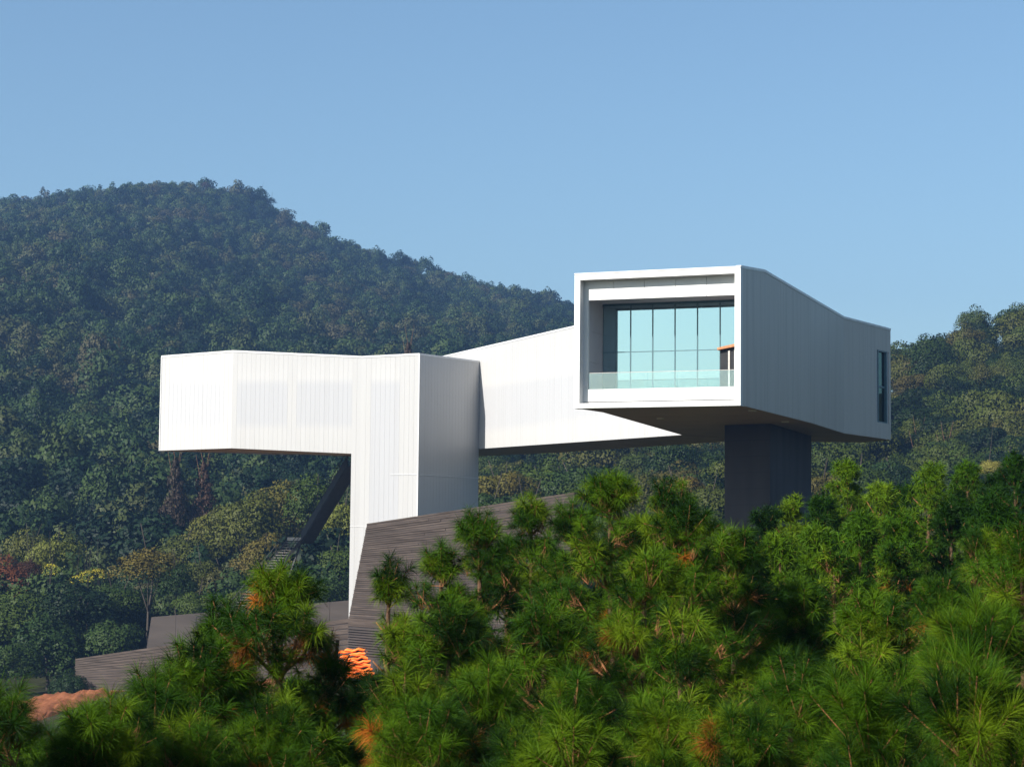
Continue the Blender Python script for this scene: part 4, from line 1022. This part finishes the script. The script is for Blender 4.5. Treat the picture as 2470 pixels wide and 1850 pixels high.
NEAR = [
 # px, py, y, label, kwargs
 (690, 1352, 14.0, 'tall dark-topped pine in front of the stair', dict(depth=2.2, dead=.2, spread=1.15, dens=.15)),
 (545, 1440, 14.6, 'pine shoulder left of the tall dark-topped pine', dict(depth=1.8, spread=.9, dens=.17)),
 (810, 1500, 14.2, 'pine right of the tall left pine below the tower foot', dict(depth=1.5, spread=.7)),
 (460, 1540, 13.5, 'pale yellow-green pine tip in front of the smooth wall', dict(depth=1.5, dead=.15)),
 (365, 1605, 12.5, 'pine tip overlapping the low left wall', dict(depth=1.3)),
 (255, 1662, 11.5, 'low pine covering the orange earth bank', dict(depth=1.2)),
 (-10, 1640, 11.0, 'dark pine filling the lower left corner', dict(depth=1.3, dead=.05)),
 (185, 1722, 11.5, 'lowest pine at the lower left beside the dark corner pine', dict(depth=.9)),
 (470, 1720, 12.0, 'pine with yellowing needles low on the left', dict(depth=1.0, dead=.35)),
 (650, 1680, 12.5, 'pine with rusty dead needles below the tall left pine', dict(depth=1.1, dead=.4)),
 (945, 1335, 19.0, 'slender pine tip standing alone against the board-marked wall', dict(depth=2.6, spread=.45)),
 (985, 1480, 17.0, 'small pine tip low against the dark wall', dict(depth=1.8, spread=.7)),
 (1060, 1300, 20.0, 'low pine between the slender tip and the centre pine', dict(depth=2.6, spread=.8)),
 (1158, 1228, 20.0, 'dark pointed pine in front of the wall centre', dict(depth=3.0, spread=.85, dead=.2)),
 (1285, 1190, 21.0, 'yellowish pine top on the edge of the board-marked wall', dict(depth=3.0, spread=.9, dead=.15)),
 (1385, 1200, 19.5, 'pine just left of the highest centre pine', dict(depth=2.8, spread=.8)),
 (1470, 1135, 18.5, 'highest centre pine reaching toward the white gallery', dict(depth=3.0, spread=.95, dead=.18, dens=.18)),
 (1606, 1152, 24.0, 'thin dark pine spike left of the pier', dict(depth=2.6, spread=.6)),
 (1645, 1160, 24.5, 'second thin dark pine spike nearer the pier', dict(depth=2.6, spread=.6)),
 (1640, 1205, 16.5, 'broad pine in front of the twin spikes', dict(depth=2.6, spread=1.0)),
 (1765, 1270, 17.5, 'pine covering the foot of the pier', dict(depth=2.4, spread=1.0)),
 (1545, 1330, 14.5, 'pine below the highest centre pine', dict(depth=2.1, dead=.2)),
 (1080, 1440, 15.0, 'pine left of centre with drooping tufts', dict(depth=1.9)),
 (1310, 1440, 14.0, 'large-tufted pine in the middle of the stand', dict(depth=1.9, dead=.15)),
 (970, 1600, 12.5, 'pine right of the orange tarpaulin', dict(depth=1.2)),
 (1180, 1580, 12.0, 'pine with wide tufts at lower centre', dict(depth=1.3)),
 (1020, 1690, 11.5, 'near pine with dark brush tufts at the bottom centre', dict(depth=.9, dead=.05)),
 (1400, 1620, 11.0, 'pine at the bottom right of centre with dead sprigs', dict(depth=1.2, dead=.3)),
 (1640, 1480, 13.0, 'pine with a bare brown stem showing', dict(depth=1.6, spread=.9)),
 (1780, 1390, 18.0, 'green pine below the pier foot', dict(depth=1.9)),
 (1590, 1660, 12.0, 'low pine at the bottom with rusty needles', dict(depth=1.0, dead=.3)),
 (1290, 1740, 11.0, 'lowest pine at the bottom centre', dict(depth=.8)),
 (1930, 1400, 18.0, 'pine left of the large starburst tufts', dict(depth=1.7)),
 (2110, 1430, 13.0, 'near pine with large starburst tufts and orange forked twigs', dict(depth=1.4, dead=.15)),
 (1920, 1570, 12.0, 'near pine with feathery fronds right of bottom centre', dict(depth=1.1, dead=.2)),
 (1790, 1700, 11.0, 'low pine with hanging brown needles', dict(depth=.9, dead=.4)),
 (2350, 1480, 12.0, 'big bright pine brush at the lower right', dict(depth=1.1, dead=.03, brush=True)),
 (2330, 1620, 10.0, 'nearest pine, huge dense brushes in the lower right corner', dict(depth=.9, dead=.03, brush=True)),
 (2090, 1650, 10.5, 'near dense pine brush left of the corner pine', dict(depth=.8, dead=.03, brush=True)),
 (2455, 1240, 15.0, 'pine rising along the right edge', dict(depth=2.0, dead=.05)),
 (2280, 1380, 19.0, 'dense pine right of the starburst pine', dict(depth=1.8, dead=.08)),
 (2010, 1320, 27.0, 'mid-distance pine right of the pier', dict(depth=2.3)),
 (2150, 1310, 27.0, 'mid-distance pine in the right of the stand', dict(depth=2.3)),
 (2360, 1270, 26.0, 'mid-distance pine near the right edge', dict(depth=2.4)),
]
for i, (px, py, y, lb, kw) in enumerate(NEAR):
    pine(px, py, y, lb, 300 + i, **kw)
FAR = [
 (1850, 1222, 38, 'distant pine at the right foot of the pier'), (1905, 1200, 40, 'distant pine beside the pier, second from it'), (1985, 1188, 42, 'distant pine third from the pier'),
 (2045, 1108, 44, 'tall round-topped distant pine right of the pier'), (2125, 1160, 42, 'distant pine right of the tall round-topped one'), (2185, 1165, 46, 'distant pine below the gallery corner'),
 (2242, 1115, 45, 'tall distant pine under the right hill'), (2330, 1108, 46, 'bushy distant pine before the right hill'), (2400, 1140, 44, 'distant pine left of the brownish one'),
 (2450, 1088, 40, 'brownish distant pine at the right edge'), (1880, 1285, 29, 'pine row member below the pier corner'), (1975, 1262, 30, 'rounded pine in the second row right of the pier'),
 (2075, 1225, 31, 'rounded pine in the middle of the second row'), (2175, 1235, 30, 'dark rounded pine in the second row'), (2290, 1195, 31, 'rounded pine in the second row under the hill'),
 (2390, 1190, 30, 'last pine of the second row at the right'), (1800, 1310, 26, 'low pine in front of the pier'), (1560, 1235, 30, 'pine behind the highest centre pine'), (1230, 1290, 30, 'pine behind the yellowish top'),
 (60, 1765, 27, 'shaded pine crown below the orange earth bank at the left'), (225, 1752, 26, 'pine crown low behind the pine tips left of the tall pine'),
 (400, 1700, 28, 'pine crown in the gap under the pale pine tip'), (560, 1640, 29, 'pine crown in the gap left of the tall pine stem'),
 (745, 1630, 28, 'pine crown in the gap right of the tall pine stem'), (860, 1665, 26, 'pine crown just below the orange tarpaulin'),
 (1000, 1560, 29, 'pine crown in the gap below the slender tip'), (1120, 1450, 31, 'pine crown in the gap below the dark pointed pine'),
 (1350, 1340, 32, 'pine crown in the gap under the yellowish top'), (1470, 1420, 29, 'pine crown in the gap below the highest centre pine'),
]
for i, (px, py, y, lb) in enumerate(FAR):
    pine_far(px, py, y, lb, 500 + i)

# ------------------------------------------------------------------ haze
hb = MB().prism([(-1330, -530), (1330, -530), (1330, 2030), (-1330, 2030)], -18.5, 262)
hz = hb.build('haze', None)
hm, n, l, out = mat('haze_air')
pv = n.new('ShaderNodeVolumePrincipled'); pv.inputs['Color'].default_value = (0.24, 0.44, 0.82, 1); pv.inputs['Density'].default_value = 0.00026; pv.inputs['Anisotropy'].default_value = 0.25
l.new(pv.outputs[0], out.inputs['Volume'])
hz.data.materials.append(hm); tag(hz, kind='stuff')
hz.display_type = 'WIRE'
